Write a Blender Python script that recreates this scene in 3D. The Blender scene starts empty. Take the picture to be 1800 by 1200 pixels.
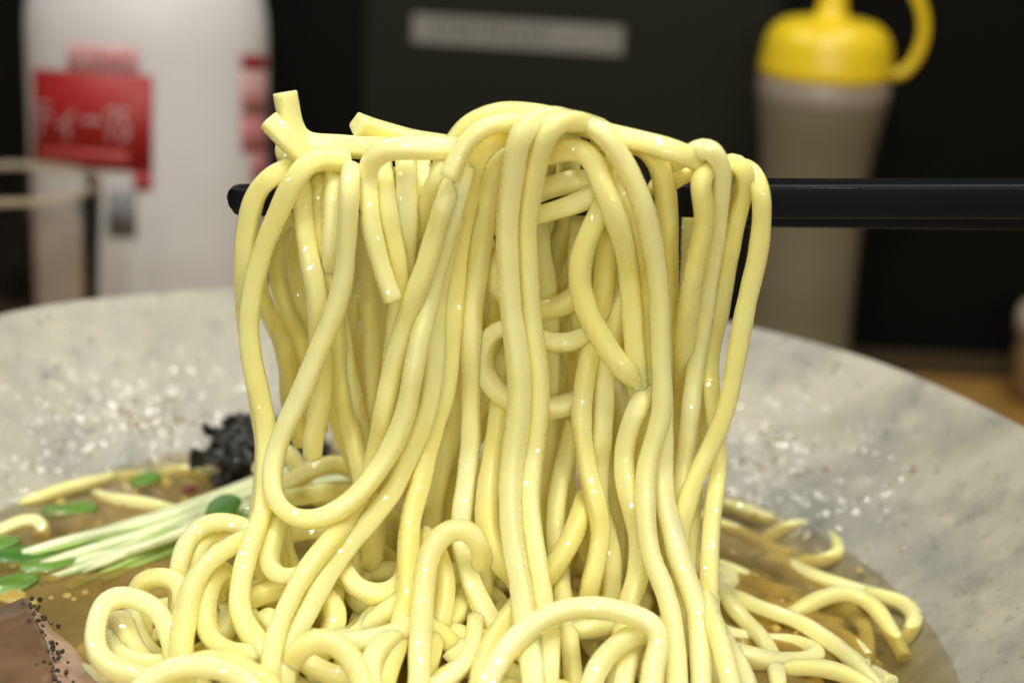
import bpy, bmesh, math, random
import numpy as np
from mathutils import Vector, Matrix

scene = bpy.context.scene
C = scene.collection
# ------------------------------------------------------------------ camera
# everything is laid out in "units" of 0.8 mm; the table top is z = -110 units
S = 0.0008
ZT = 110.0
PITCH, ROLL, DIST, FPX = math.radians(18), math.radians(3), 300.0, 2842.1
_d = np.array([0, math.cos(PITCH), -math.sin(PITCH)])
_R0 = np.array([1.0, 0, 0]); _U0 = np.cross(_R0, _d)
CR = _R0 * math.cos(ROLL) + _U0 * math.sin(ROLL)
CU = -_R0 * math.sin(ROLL) + _U0 * math.cos(ROLL)
CP = -DIST * _d
def W(p): return Vector((p[0] * S, p[1] * S, (p[2] + ZT) * S))
cam_d = bpy.data.cameras.new('camera'); cam = bpy.data.objects.new('camera', cam_d); C.objects.link(cam)
m3 = Matrix((CR, CU, -_d)).transposed()
cam.matrix_world = Matrix.Translation(W(CP)) @ m3.to_4x4()
cam_d.sensor_width = 36; cam_d.lens = FPX / 1800 * 36
cam_d.clip_start = 0.01; cam_d.clip_end = 10
cam_d.dof.use_dof = True; cam_d.dof.focus_distance = 290 * S; cam_d.dof.aperture_fstop = 11.0
scene.camera = cam

# ------------------------------------------------------------------ world, lamps, exposure
world = bpy.data.worlds.new('World'); scene.world = world; world.use_nodes = True
world.node_tree.nodes['Background'].inputs[0].default_value = (0.80, 0.88, 1.0, 1)
world.node_tree.nodes['Background'].inputs[1].default_value = 0.03
def lamp(name, loc, tgt, power, size, col, shape='DISK'):
    L = bpy.data.lights.new(name, 'AREA'); L.shape = shape; L.size = size * S; L.energy = power; L.color = col
    o = bpy.data.objects.new(name, L); C.objects.link(o); o.location = W(loc)
    o.rotation_euler = (W(tgt) - W(loc)).to_track_quat('-Z', 'Y').to_euler()
    return o
lamp('ceiling_panel_lamp', (-30, -60, 600), (0, 0, -20), 0.8, 480, (1.0, 0.97, 0.88))
for q, w in [((240, 145, 600), .42), ((300, 205, 600), .36), ((-360, 185, 600), .42), ((-310, 250, 600), .36),
             ((-130, -330, 480), .30), ((110, -300, 500), .30), ((-20, -150, 600), .36), ((60, -230, 560), .34),
             ((-190, -720, 190), .24), ((170, -720, 230), .24), ((-60, -760, 300), .24), ((330, -620, 290), .24), ((-360, -600, 310), .24), ((40, -700, 150), .22)]:  # low lamps behind the camera, added to raise sparkles on upright noodles
    lamp('bulb_and_glint_lamp', q, (q[0] * 0.1, 0, -40), w, 30, (1.0, 0.96, 0.86))
lamp('room_fill_lamp', (-160, -640, 420), (0, 40, -20), 0.2, 620, (0.90, 1.0, 0.98))  # soft cool fill added on the camera side to brighten the noodles
vs = scene.view_settings
vs.view_transform = 'Standard'; vs.look = 'None'; vs.exposure = 0.0; vs.gamma = 1.0; vs.use_curve_mapping = False
scene.render.engine = 'CYCLES'
scene.cycles.use_denoising = True
scene.cycles.max_bounces = 14; scene.cycles.diffuse_bounces = 8; scene.cycles.transparent_max_bounces = 16
scene.cycles.caustics_reflective = False; scene.cycles.caustics_refractive = False

# ------------------------------------------------------------------ helpers
def ray(px, py): return _d + CR * (px - 900) / FPX - CU * (py - 600) / FPX
def at(px, py, Y):
    v = ray(px, py); return CP + v * ((Y - CP[1]) / v[1])
def atz(px, py, z):
    v = ray(px, py); return CP + v * ((z - CP[2]) / v[2])
def pix(p):
    q = np.asarray(p) - CP; w = q @ _d
    return 900 + FPX * (q @ CR) / w, 600 - FPX * (q @ CU) / w

def tag(o, label=None, cat=None, group=None, kind=None):
    if label: o['label'] = label
    if cat: o['category'] = cat
    if group: o['group'] = group
    if kind: o['kind'] = kind
    return o
def empty(name, loc, label, cat, group=None):
    o = bpy.data.objects.new(name, None); C.objects.link(o); o.location = W(loc); o.empty_display_size = 0.01
    return tag(o, label, cat, group)
def keep(o, parent):
    """parent a mesh whose vertices are already in world coordinates"""
    m = Matrix.Identity(4); p = parent
    while p is not None:
        m = Matrix.Translation(p.matrix_basis.translation) @ m if p.type == 'EMPTY' else m
        p = p.parent
    o.parent = parent
    o.matrix_parent_inverse = Matrix.Translation(parent.matrix_basis.translation).inverted() if parent.type == 'EMPTY' else Matrix.Identity(4)
def mesh(name, verts, faces, mat, parent=None, smooth=True, units=True):
    me = bpy.data.meshes.new(name)
    me.from_pydata([W(v) if units else v for v in verts], [], faces)
    me.validate()
    if smooth: me.polygons.foreach_set('use_smooth', [True] * len(me.polygons))
    if mat: me.materials.append(mat)
    o = bpy.data.objects.new(name, me); C.objects.link(o)
    if parent is not None: keep(o, parent)
    return o
def recalc(o):
    bm = bmesh.new(); bm.from_mesh(o.data); bmesh.ops.recalc_face_normals(bm, faces=bm.faces); bm.to_mesh(o.data); bm.free()
    return o

def lathe(prof, cx, cy, n=64, axis=None, sq=1.0):
    """prof: (r, z) list; axis: optional (dx, dy) lean per unit z; sq: y squash"""
    vs_, fs = [], []
    for r, z in prof:
        ox, oy = (axis[0] * z, axis[1] * z) if axis else (0, 0)
        for k in range(n):
            a = 2 * math.pi * k / n
            vs_.append((cx + ox + r * math.cos(a), cy + oy + r * sq * math.sin(a), z))
    for i in range(len(prof) - 1):
        for k in range(n):
            k2 = (k + 1) % n
            fs.append((i * n + k, i * n + k2, (i + 1) * n + k2, (i + 1) * n + k))
    return vs_, fs
def box(a, b):
    x0, y0, z0 = a; x1, y1, z1 = b
    v = [(x0, y0, z0), (x1, y0, z0), (x1, y1, z0), (x0, y1, z0), (x0, y0, z1), (x1, y0, z1), (x1, y1, z1), (x0, y1, z1)]
    return v, [(0, 3, 2, 1), (4, 5, 6, 7), (0, 1, 5, 4), (1, 2, 6, 5), (2, 3, 7, 6), (3, 0, 4, 7)]

def catmull(P, step):
    P = np.asarray(P, float)
    P = np.vstack([2 * P[0] - P[1], P, 2 * P[-1] - P[-2]])
    out = []
    for i in range(1, len(P) - 2):
        p0, p1, p2, p3 = P[i - 1:i + 3]
        n = max(2, int(np.linalg.norm(p2[:3] - p1[:3]) / step) + 1)
        # centripetal-ish tangents, limited so that short spans do not overshoot
        l1 = np.linalg.norm(p2 - p1) + 1e-6; l0 = np.linalg.norm(p1 - p0) + 1e-6; l2 = np.linalg.norm(p3 - p2) + 1e-6
        m1 = ((p1 - p0) / l0 * l1 + (p2 - p1)) * 0.5; m2 = ((p3 - p2) / l2 * l1 + (p2 - p1)) * 0.5
        for k in range(n):
            t = k / n; t2, t3 = t * t, t * t * t
            out.append((2*t3-3*t2+1)*p1 + (t3-2*t2+t)*m1 + (-2*t3+3*t2)*p2 + (t3-t2)*m2)
    out.append(P[-2])
    return np.array(out)
def resample(P, step):
    d = np.r_[0, np.cumsum(np.linalg.norm(np.diff(P[:, :3], axis=0), axis=1))]
    n = max(3, int(d[-1] / step)); t = np.linspace(0, d[-1], n)
    return np.c_[tuple(np.interp(t, d, P[:, k]) for k in range(P.shape[1]))]

def sweep(P, rad, n=12, flat=1.0, power=2.5, twist=0.0, phase=0.0, ref=(0.31, 0.9, 0.2)):
    """tube along P with rounded-square section; returns verts, faces, cap face count"""
    P = np.asarray(P, float); N = len(P)
    T = np.gradient(P, axis=0); T /= np.linalg.norm(T, axis=1)[:, None] + 1e-9
    u = np.cross(T[0], ref); u /= np.linalg.norm(u)
    rad = np.broadcast_to(rad, (N,)).copy()
    V, F = [], []
    ang = np.linspace(0, 2 * math.pi, n, endpoint=False)
    ca, sa = np.cos(ang), np.sin(ang)
    ex = 2.0 / power
    sx = np.sign(ca) * np.abs(ca) ** ex; sy = np.sign(sa) * np.abs(sa) ** ex * flat
    rings = []
    def ring(p, a, b, r, ph):
        c, s_ = math.cos(ph), math.sin(ph)
        A = a * c + b * s_; B = -a * s_ + b * c
        rings.append(p + r * (np.outer(sx, A) + np.outer(sy, B)))
    for i in range(N):
        u = u - T[i] * (u @ T[i]); u /= np.linalg.norm(u) + 1e-9
        v = np.cross(T[i], u); ph = phase + twist * i
        if i == 0: ring(P[i] - T[i] * 0.12, u, v, rad[i] * 0.90, ph)
        ring(P[i], u, v, rad[i], ph)
        if i == N - 1: ring(P[i] + T[i] * 0.12, u, v, rad[i] * 0.90, ph)
    V = np.vstack(rings); M = len(rings)
    for i in range(M - 1):
        for k in range(n):
            k2 = (k + 1) % n
            F.append((i * n + k, i * n + k2, (i + 1) * n + k2, (i + 1) * n + k))
    F.append(tuple(range(n - 1, -1, -1))); F.append(tuple((M - 1) * n + k for k in range(n)))
    return V, F

# ------------------------------------------------------------------ materials
def mat(name):
    m = bpy.data.materials.new(name); m.use_nodes = True
    nt = m.node_tree; return m, nt, nt.nodes['Principled BSDF']
def simple(name, col, rough=0.5, coat=0.0, sss=0.0, rad=(1, .5, .3), scale=0.002, spec=0.5, metal=0.0, noise=0.0, nscale=60, bump=0.0):
    m, nt, b = mat(name)
    b.inputs['Base Color'].default_value = (*col, 1); b.inputs['Roughness'].default_value = rough
    b.inputs['Coat Weight'].default_value = coat; b.inputs['Metallic'].default_value = metal
    b.inputs['Specular IOR Level'].default_value = spec
    if sss: b.inputs['Subsurface Weight'].default_value = sss; b.inputs['Subsurface Radius'].default_value = rad; b.inputs['Subsurface Scale'].default_value = scale
    if noise or bump:
        g = nt.nodes.new('ShaderNodeNewGeometry')
        n = nt.nodes.new('ShaderNodeTexNoise'); n.inputs['Scale'].default_value = nscale; n.inputs['Detail'].default_value = 5
        nt.links.new(g.outputs['Position'], n.inputs['Vector'])
        if noise:
            r = nt.nodes.new('ShaderNodeValToRGB')
            r.color_ramp.elements[0].position = 0.3; r.color_ramp.elements[1].position = 0.7
            r.color_ramp.elements[0].color = (*[c * (1 - noise) for c in col], 1); r.color_ramp.elements[1].color = (*[min(1, c * (1 + noise)) for c in col], 1)
            nt.links.new(n.outputs['Fac'], r.inputs[0]); nt.links.new(r.outputs[0], b.inputs['Base Color'])
        if bump:
            bp = nt.nodes.new('ShaderNodeBump'); bp.inputs['Strength'].default_value = bump; bp.inputs['Distance'].default_value = 0.0006
            nt.links.new(n.outputs['Fac'], bp.inputs['Height']); nt.links.new(bp.outputs[0], b.inputs['Normal'])
    return m

def wet_facets(nt, scale, inc, seed=0.0):
    """water film broken into tiny flat facets: a piecewise-constant normal close to the true one"""
    g = nt.nodes.new('ShaderNodeNewGeometry')
    vo = nt.nodes.new('ShaderNodeTexVoronoi'); vo.inputs['Scale'].default_value = scale
    off = nt.nodes.new('ShaderNodeVectorMath'); off.operation = 'ADD'; off.inputs[1].default_value = (seed, seed * 2, 0)
    nt.links.new(g.outputs['Position'], off.inputs[0]); nt.links.new(off.outputs[0], vo.inputs['Vector'])
    m = nt.nodes.new('ShaderNodeVectorMath'); m.operation = 'MULTIPLY_ADD'; m.inputs[1].default_value = (inc, inc, inc)
    nt.links.new(vo.outputs['Color'], m.inputs[0]); nt.links.new(g.outputs['Normal'], m.inputs[2])
    sn = nt.nodes.new('ShaderNodeVectorMath'); sn.operation = 'SNAP'; sn.inputs[1].default_value = (inc, inc, inc)
    nt.links.new(m.outputs[0], sn.inputs[0])
    sb = nt.nodes.new('ShaderNodeVectorMath'); sb.operation = 'MULTIPLY_ADD'; sb.inputs[1].default_value = (-inc, -inc, -inc)
    nt.links.new(vo.outputs['Color'], sb.inputs[0]); nt.links.new(sn.outputs[0], sb.inputs[2])
    mx = nt.nodes.new('ShaderNodeVectorMath'); mx.operation = 'ADD'; mx.inputs[1].default_value = (inc / 2, inc / 2, inc / 2)
    nt.links.new(sb.outputs[0], mx.inputs[0])
    no = nt.nodes.new('ShaderNodeVectorMath'); no.operation = 'NORMALIZE'; nt.links.new(mx.outputs[0], no.inputs[0])
    return no.outputs[0]
def noodle_material(name, c0, c1, c2):
    m, nt, b = mat(name)
    g = nt.nodes.new('ShaderNodeNewGeometry'); oi = nt.nodes.new('ShaderNodeObjectInfo')
    n = nt.nodes.new('ShaderNodeTexNoise'); n.inputs['Scale'].default_value = 70; n.inputs['Detail'].default_value = 3
    nt.links.new(g.outputs['Position'], n.inputs['Vector'])
    add = nt.nodes.new('ShaderNodeMath'); add.operation = 'MULTIPLY_ADD'; add.inputs[1].default_value = 0.45
    nt.links.new(oi.outputs['Random'], add.inputs[0])
    mul = nt.nodes.new('ShaderNodeMath'); mul.operation = 'MULTIPLY_ADD'; mul.inputs[1].default_value = 0.9; mul.inputs[2].default_value = -0.2
    nt.links.new(n.outputs['Fac'], mul.inputs[0]); nt.links.new(mul.outputs[0], add.inputs[2])
    r = nt.nodes.new('ShaderNodeValToRGB'); e = r.color_ramp.elements
    e[0].position = 0.1; e[0].color = (*c0, 1); e[1].position = 0.85; e[1].color = (*c2, 1)
    mid = e.new(0.45); mid.color = (*c1, 1)
    nt.links.new(add.outputs[0], r.inputs[0]); nt.links.new(r.outputs[0], b.inputs['Base Color'])
    b.inputs['Subsurface Weight'].default_value = 1.0
    b.inputs['Subsurface Radius'].default_value = (1.0, 0.82, 0.36); b.inputs['Subsurface Scale'].default_value = 0.0017
    b.inputs['Roughness'].default_value = 0.33; b.inputs['IOR'].default_value = 1.4; b.inputs['Specular IOR Level'].default_value = 0.45
    b.inputs['Coat Weight'].default_value = 1.0; b.inputs['Coat Roughness'].default_value = 0.08; b.inputs['Coat IOR'].default_value = 1.48
    # fine wet relief: breaks the lamps into sparkles
    n3 = nt.nodes.new('ShaderNodeTexNoise'); n3.inputs['Scale'].default_value = 420; n3.inputs['Detail'].default_value = 2
    nt.links.new(g.outputs['Position'], n3.inputs['Vector'])
    b1 = nt.nodes.new('ShaderNodeBump'); b1.inputs['Strength'].default_value = 0.22; b1.inputs['Distance'].default_value = 0.00035
    nt.links.new(n3.outputs['Fac'], b1.inputs['Height'])
    nt.links.new(b1.outputs[0], b.inputs['Normal']); nt.links.new(wet_facets(nt, 2300, 0.50), b.inputs['Coat Normal'])
    # the film is patchy: wetter in places
    wr = nt.nodes.new('ShaderNodeValToRGB'); wr.color_ramp.elements[0].position = 0.40; wr.color_ramp.elements[0].color = (.3, .3, .3, 1); wr.color_ramp.elements[1].position = 0.58
    n4 = nt.nodes.new('ShaderNodeTexNoise'); n4.inputs['Scale'].default_value = 130; nt.links.new(g.outputs['Position'], n4.inputs['Vector'])
    nt.links.new(n4.outputs['Fac'], wr.inputs[0]); nt.links.new(wr.outputs[0], b.inputs['Coat Weight'])
    return m
M_NOODLE = noodle_material('wet_noodle', (0.915, 0.83, 0.285), (0.92, 0.86, 0.40), (0.925, 0.885, 0.51))

def bowl_material():
    m, nt, b = mat('speckled_stoneware')
    g = nt.nodes.new('ShaderNodeNewGeometry')
    def noise(sc, det=4, rough=0.55):
        n = nt.nodes.new('ShaderNodeTexNoise'); n.inputs['Scale'].default_value = sc; n.inputs['Detail'].default_value = det; n.inputs['Roughness'].default_value = rough
        nt.links.new(g.outputs['Position'], n.inputs['Vector']); return n
    def ramp(src, stops):
        r = nt.nodes.new('ShaderNodeValToRGB'); e = r.color_ramp.elements
        e[0].position, e[0].color = stops[0][0], (*stops[0][1], 1); e[1].position, e[1].color = stops[-1][0], (*stops[-1][1], 1)
        for p, c in stops[1:-1]:
            x = e.new(p); x.color = (*c, 1)
        nt.links.new(src, r.inputs[0]); return r
    a = ramp(noise(38, 6, 0.62).outputs['Fac'], [(0.30, (0.27, 0.28, 0.255)), (0.45, (0.40, 0.39, 0.33)), (0.55, (0.485, 0.465, 0.375)), (0.70, (0.42, 0.42, 0.38))])
    sp = ramp(noise(330, 3).outputs['Fac'], [(0.27, (0.6, 0.6, 0.61)), (0.40, (1, 1, 1)), (1.0, (1, 1, 1))])
    sp2 = ramp(noise(95, 4).outputs['Fac'], [(0.30, (0.62, 0.63, 0.64)), (0.46, (1, 1, 1)), (1.0, (1.0, 1.0, 1.0))])
    mx = nt.nodes.new('ShaderNodeMix'); mx.data_type = 'RGBA'; mx.blend_type = 'MULTIPLY'; mx.inputs[0].default_value = 0.9
    nt.links.new(a.outputs[0], mx.inputs[6]); nt.links.new(sp.outputs[0], mx.inputs[7])
    mx2 = nt.nodes.new('ShaderNodeMix'); mx2.data_type = 'RGBA'; mx2.blend_type = 'MULTIPLY'; mx2.inputs[0].default_value = 0.8
    nt.links.new(mx.outputs[2], mx2.inputs[6]); nt.links.new(sp2.outputs[0], mx2.inputs[7])
    nt.links.new(mx2.outputs[2], b.inputs['Base Color'])
    b.inputs['Roughness'].default_value = 0.42; b.inputs['Specular IOR Level'].default_value = 0.4; b.inputs['Coat Weight'].default_value = 0.3; b.inputs['Coat Roughness'].default_value = 0.15
    nt.links.new(wet_facets(nt, 1100, 0.26), b.inputs['Coat Normal'])
    sx = nt.nodes.new('ShaderNodeSeparateXYZ'); nt.links.new(g.outputs['Position'], sx.inputs[0])
    mr = nt.nodes.new('ShaderNodeMapRange'); mr.inputs[1].default_value = (-46 + ZT) * S; mr.inputs[2].default_value = (-33 + ZT) * S; mr.inputs[3].default_value = 0.42; mr.inputs[4].default_value = 0.06
    nt.links.new(sx.outputs['Z'], mr.inputs[0]); nt.links.new(mr.outputs[0], b.inputs['Coat Weight'])
    return m
def soup_material():
    m, nt, b = mat('clear_brown_broth'); nt.nodes.remove(b)
    out = nt.nodes['Material Output']
    g = nt.nodes.new('ShaderNodeNewGeometry')
    n = nt.nodes.new('ShaderNodeTexNoise'); n.inputs['Scale'].default_value = 75; n.inputs['Detail'].default_value = 4
    nt.links.new(g.outputs['Position'], n.inputs['Vector'])
    r = nt.nodes.new('ShaderNodeValToRGB'); e = r.color_ramp.elements
    e[0].position = 0.35; e[0].color = (0.44, 0.30, 0.09, 1); e[1].position = 0.7; e[1].color = (0.58, 0.42, 0.15, 1)
    nt.links.new(n.outputs['Fac'], r.inputs[0])
    tr = nt.nodes.new('ShaderNodeBsdfTransparent'); tr.inputs[0].default_value = (0.90, 0.77, 0.46, 1)
    df = nt.nodes.new('ShaderNodeBsdfDiffuse'); nt.links.new(r.outputs[0], df.inputs[0])
    gl = nt.nodes.new('ShaderNodeBsdfGlossy'); gl.inputs['Roughness'].default_value = 0.04
    bp = nt.nodes.new('ShaderNodeBump'); bp.inputs['Strength'].default_value = 0.25; bp.inputs['Distance'].default_value = 0.0008
    n2 = nt.nodes.new('ShaderNodeTexNoise'); n2.inputs['Scale'].default_value = 160; n2.inputs['Detail'].default_value = 2
    nt.links.new(g.outputs['Position'], n2.inputs['Vector']); nt.links.new(n2.outputs['Fac'], bp.inputs['Height']); nt.links.new(bp.outputs[0], gl.inputs['Normal'])
    fr = nt.nodes.new('ShaderNodeFresnel'); fr.inputs[0].default_value = 1.34
    m1 = nt.nodes.new('ShaderNodeMixShader'); m1.inputs[0].default_value = 0.36
    nt.links.new(tr.outputs[0], m1.inputs[1]); nt.links.new(df.outputs[0], m1.inputs[2])
    ds = nt.nodes.new('ShaderNodeVectorMath'); ds.operation = 'DISTANCE'; ds.inputs[1].default_value = (-16 * S, -12 * S, (-55 + ZT) * S)
    nt.links.new(g.outputs['Position'], ds.inputs[0])
    dm = nt.nodes.new('ShaderNodeMapRange'); dm.inputs[1].default_value = 72 * S; dm.inputs[2].default_value = 101 * S; dm.inputs[3].default_value = 0.36; dm.inputs[4].default_value = 0.05
    nt.links.new(ds.outputs['Value'], dm.inputs[0]); nt.links.new(dm.outputs[0], m1.inputs[0])
    tc = nt.nodes.new('ShaderNodeMix'); tc.data_type = 'RGBA'; tc.inputs[6].default_value = (0.98, 0.95, 0.86, 1); tc.inputs[7].default_value = (0.88, 0.72, 0.36, 1)
    tm = nt.nodes.new('ShaderNodeMapRange'); tm.inputs[1].default_value = 80 * S; tm.inputs[2].default_value = 102 * S; tm.inputs[3].default_value = 1.0; tm.inputs[4].default_value = 0.0
    nt.links.new(ds.outputs['Value'], tm.inputs[0]); nt.links.new(tm.outputs[0], tc.inputs[0]); nt.links.new(tc.outputs[2], tr.inputs[0])
    m2 = nt.nodes.new('ShaderNodeMixShader'); nt.links.new(fr.outputs[0], m2.inputs[0])
    nt.links.new(m1.outputs[0], m2.inputs[1]); nt.links.new(gl.outputs[0], m2.inputs[2])
    nt.links.new(m2.outputs[0], out.inputs['Surface'])
    return m
def wood_material():
    m, nt, b = mat('honey_wood')
    g = nt.nodes.new('ShaderNodeNewGeometry')
    mp = nt.nodes.new('ShaderNodeMapping'); mp.inputs['Scale'].default_value = (6, 60, 60)
    nt.links.new(g.outputs['Position'], mp.inputs['Vector'])
    n = nt.nodes.new('ShaderNodeTexNoise'); n.inputs['Scale'].default_value = 3; n.inputs['Detail'].default_value = 5
    nt.links.new(mp.outputs[0], n.inputs['Vector'])
    r = nt.nodes.new('ShaderNodeValToRGB'); e = r.color_ramp.elements
    e[0].position = 0.3; e[0].color = (0.28, 0.14, 0.03, 1); e[1].position = 0.7; e[1].color = (0.46, 0.26, 0.07, 1)
    nt.links.new(n.outputs['Fac'], r.inputs[0]); nt.links.new(r.outputs[0], b.inputs['Base Color']); b.inputs['Roughness'].default_value = 0.4
    return m
def thin_glass(name, tint, ior):
    m, nt, b = mat(name); nt.nodes.remove(b); out = nt.nodes['Material Output']
    tr = nt.nodes.new('ShaderNodeBsdfTransparent'); tr.inputs[0].default_value = (*tint, 1)
    gl = nt.nodes.new('ShaderNodeBsdfGlossy'); gl.inputs['Roughness'].default_value = 0.03
    fr = nt.nodes.new('ShaderNodeLayerWeight'); fr.inputs[0].default_value = ior
    mx = nt.nodes.new('ShaderNodeMixShader'); nt.links.new(fr.outputs['Fresnel'], mx.inputs[0]); nt.links.new(tr.outputs[0], mx.inputs[1]); nt.links.new(gl.outputs[0], mx.inputs[2])
    nt.links.new(mx.outputs[0], out.inputs['Surface']); return m
M_BOWL = bowl_material(); M_SOUP = soup_material(); M_WOOD = wood_material(); M_GLASS = thin_glass('clear_tumbler_glass', (.985, .98, .97), .15); M_WATER = thin_glass('drinking_water', (.98, .965, .94), .07)
M_STICK = simple('black_lacquer', (0.0045, 0.0055, 0.0075), 0.38, coat=0.04, spec=0.16)
M_WALL = simple('black_panel', (0.0026, 0.0026, 0.0022), 0.7, spec=0.12)
M_PANEL = simple('dark_olive_panel', (0.013, 0.0145, 0.009), 0.6, spec=0.15)
M_PLASTIC = simple('milky_plastic', (0.74, 0.74, 0.76), 0.42, sss=0.3, rad=(1, 1, 1), scale=0.01)
M_RED = simple('red_print', (0.33, 0.012, 0.014), 0.5); M_PINK = simple('pink_print', (0.60, 0.22, 0.24), 0.5)
M_PALEPRINT = simple('pale_print', (0.62, 0.36, 0.36), 0.5); M_GREY = simple('grey_print', (0.16, 0.16, 0.165), 0.5)
M_WHITEPRINT = simple('white_print', (0.55, 0.36, 0.35), 0.5)
M_YELLOW = simple('yellow_plastic', (0.82, 0.60, 0.02), 0.3, sss=0.2, rad=(1, .6, .1), scale=0.002)
M_SQUEEZE = simple('cloudy_squeeze_plastic', (0.175, 0.163, 0.105), 0.5, spec=0.35)
M_COLLAR = simple('clear_collar_plastic', (0.27, 0.23, 0.18), 0.4)
M_TAPE = simple('grey_tape', (0.20, 0.20, 0.18), 0.6, noise=0.12, nscale=40); M_TAPEINK = simple('faded_ink', (0.135, 0.13, 0.115), 0.6)
M_NORI = simple('wet_black_seaweed', (0.017, 0.018, 0.016), 0.5, coat=0.25, noise=0.5, nscale=300, bump=0.8)
M_STEM = simple('pale_sprout_stem', (0.72, 0.78, 0.48), 0.35, sss=0.6, rad=(.6, 1, .3), scale=0.001, coat=0.3, noise=0.2, nscale=120)
M_STEMG = simple('green_sprout_stem', (0.36, 0.52, 0.13), 0.35, sss=0.5, rad=(.5, 1, .2), scale=0.001, coat=0.3, noise=0.25, nscale=120)
M_LEAF = simple('green_leaf', (0.055, 0.20, 0.012), 0.4, coat=0.2, noise=0.3, nscale=200)
M_LEAFB = simple('bright_green_leaf', (0.12, 0.26, 0.03), 0.35, coat=0.3, noise=0.3, nscale=200)
M_MEAT = simple('braised_pork', (0.185, 0.105, 0.055), 0.35, sss=0.4, rad=(1, .4, .2), scale=0.002, coat=0.3, noise=0.4, nscale=90, bump=0.4)
M_FAT = simple('pork_fat', (0.52, 0.34, 0.25), 0.3, sss=0.7, rad=(1, .5, .35), scale=0.003, coat=0.4, noise=0.18, nscale=110)
M_PEPPER = simple('pepper_crust', (0.030, 0.022, 0.017), 0.35, coat=0.4)
M_CERAM = simple('cream_ceramic', (0.50, 0.46, 0.34), 0.35)
M_OIL = simple('golden_oil', (0.55, 0.40, 0.10), 0.06, coat=0.8)
M_ONION = simple('pale_onion', (0.62, 0.58, 0.36), 0.35, sss=0.5, scale=0.001)

# ------------------------------------------------------------------ setting: counter and back wall
YW = 338.0
v, f = box((-520, -420, -135), (520, YW - 1, -110)); tag(mesh('counter_top', v, f, M_WOOD, smooth=False), kind='structure', label='honey coloured wooden counter top under the bowl')
v, f = box((-520, YW, -135), (520, YW + 12, 330)); tag(mesh('wall', v, f, M_WALL, smooth=False), kind='structure', label='black back wall behind the counter')
xl, xr = at(640, 300, YW)[0], at(1345, 300, YW)[0]
v, f = box((xl, YW - 3, -109.5), (xr, YW - 0.3, 320)); tag(mesh('wall_panel', v, f, M_PANEL, smooth=False), kind='structure', label='dark olive panel on the black wall behind the noodles')
# narrow dark brown strip along the foot of the wall
v, f = box((-519, YW - 16, -109.8), (519, YW - 3.4, -104)); tag(mesh('wall_foot_strip', v, f, simple('brown_foot_strip', (0.05, 0.036, 0.014), 0.5), smooth=False), kind='structure', label='narrow brown strip where counter meets wall')

# tape label on the wall
def sign():
    Y = YW - 3.2
    q = [at(726, 24, Y), at(1097, 47, Y), at(1094, 97, Y), at(724, 74, Y)]
    c = sum(q) / 4
    root = empty('wall_label', c, 'grey paper strip label stuck on the dark wall above the noodles', 'label')
    def plate(name, a0, a1, b0, b1, y0, th, m):
        P = lambda s, t: (q[0] * (1 - s) * (1 - t) + q[1] * s * (1 - t) + q[2] * s * t + q[3] * (1 - s) * t)
        vs_ = []
        for yy in (y0, y0 - th):
            for s, t in ((a0, b0), (a1, b0), (a1, b1), (a0, b1)):
                p = P(s, t).copy(); p[1] = yy; vs_.append(p)
        return mesh(name, vs_, [(0, 1, 2, 3), (7, 6, 5, 4), (0, 4, 5, 1), (1, 5, 6, 2), (2, 6, 7, 3), (3, 7, 4, 0)], m, root, smooth=False)
    plate('strip', 0, 1, 0, 1, Y, 0.5, M_TAPE)
    rnd = random.Random(5)
    x = 0.10
    while x < 0.60:                      # faded, unreadable characters
        w = rnd.uniform(0.018, 0.034)
        plate('faded_character', x, x + w, rnd.uniform(.12, .3), rnd.uniform(.6, .8), Y - 0.52, 0.05, M_TAPEINK)
        x += w + rnd.uniform(.012, .03)
sign()

# ------------------------------------------------------------------ bowl and broth
BX, BY, RZ, BR = -16.0, -12.0, -25.0, 134.0
SZ, SR = -55.0, 101.5
def bowl():
    inner = [(0.01, -92), (20, -91.6), (45, -88), (65, -80.5), (82, -70.5), (SR - 8, -61.5), (SR, SZ), (109, -49.0), (117, -42.2), (124, -35.2), (129.5, -29.2), (132.6, -25.6)]
    outer = [(133.6, -24.7), (134.6, -24.9), (135.6, -26.0), (135.2, -28.2), (131, -33.5), (125, -41), (116, -50.5), (104, -61.5), (88, -76), (66, -91), (48, -98), (45, -104), (45.5, -109.9), (41, -109.9), (40, -103), (0.01, -101)]
    prof = inner + outer
    P = resample(np.array([(a, b, 0) for a, b in prof]), 2.2)[:, :2]
    n = 220
    vs_, fs = lathe([tuple(p) for p in P], BX, BY, n)
    rr = np.random.RandomState(3); out = []
    for (x, y, z) in vs_:
        a = math.atan2(y - BY, x - BX); r = math.hypot(x - BX, y - BY); k = min(1, r / 134) ** 2
        d = (0.9 * math.sin(3 * a + .6) + 0.6 * math.sin(5 * a + 2) + .35 * math.sin(11 * a)) * k
        out.append((x + math.cos(a) * d * .6, y + math.sin(a) * d * .6, z + 0.45 * d * k))
    o = mesh('ramen_bowl', out, fs, M_BOWL); recalc(o)
    tag(o, 'wide speckled grey stoneware ramen bowl with uneven rim', 'bowl')
bowl()
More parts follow.
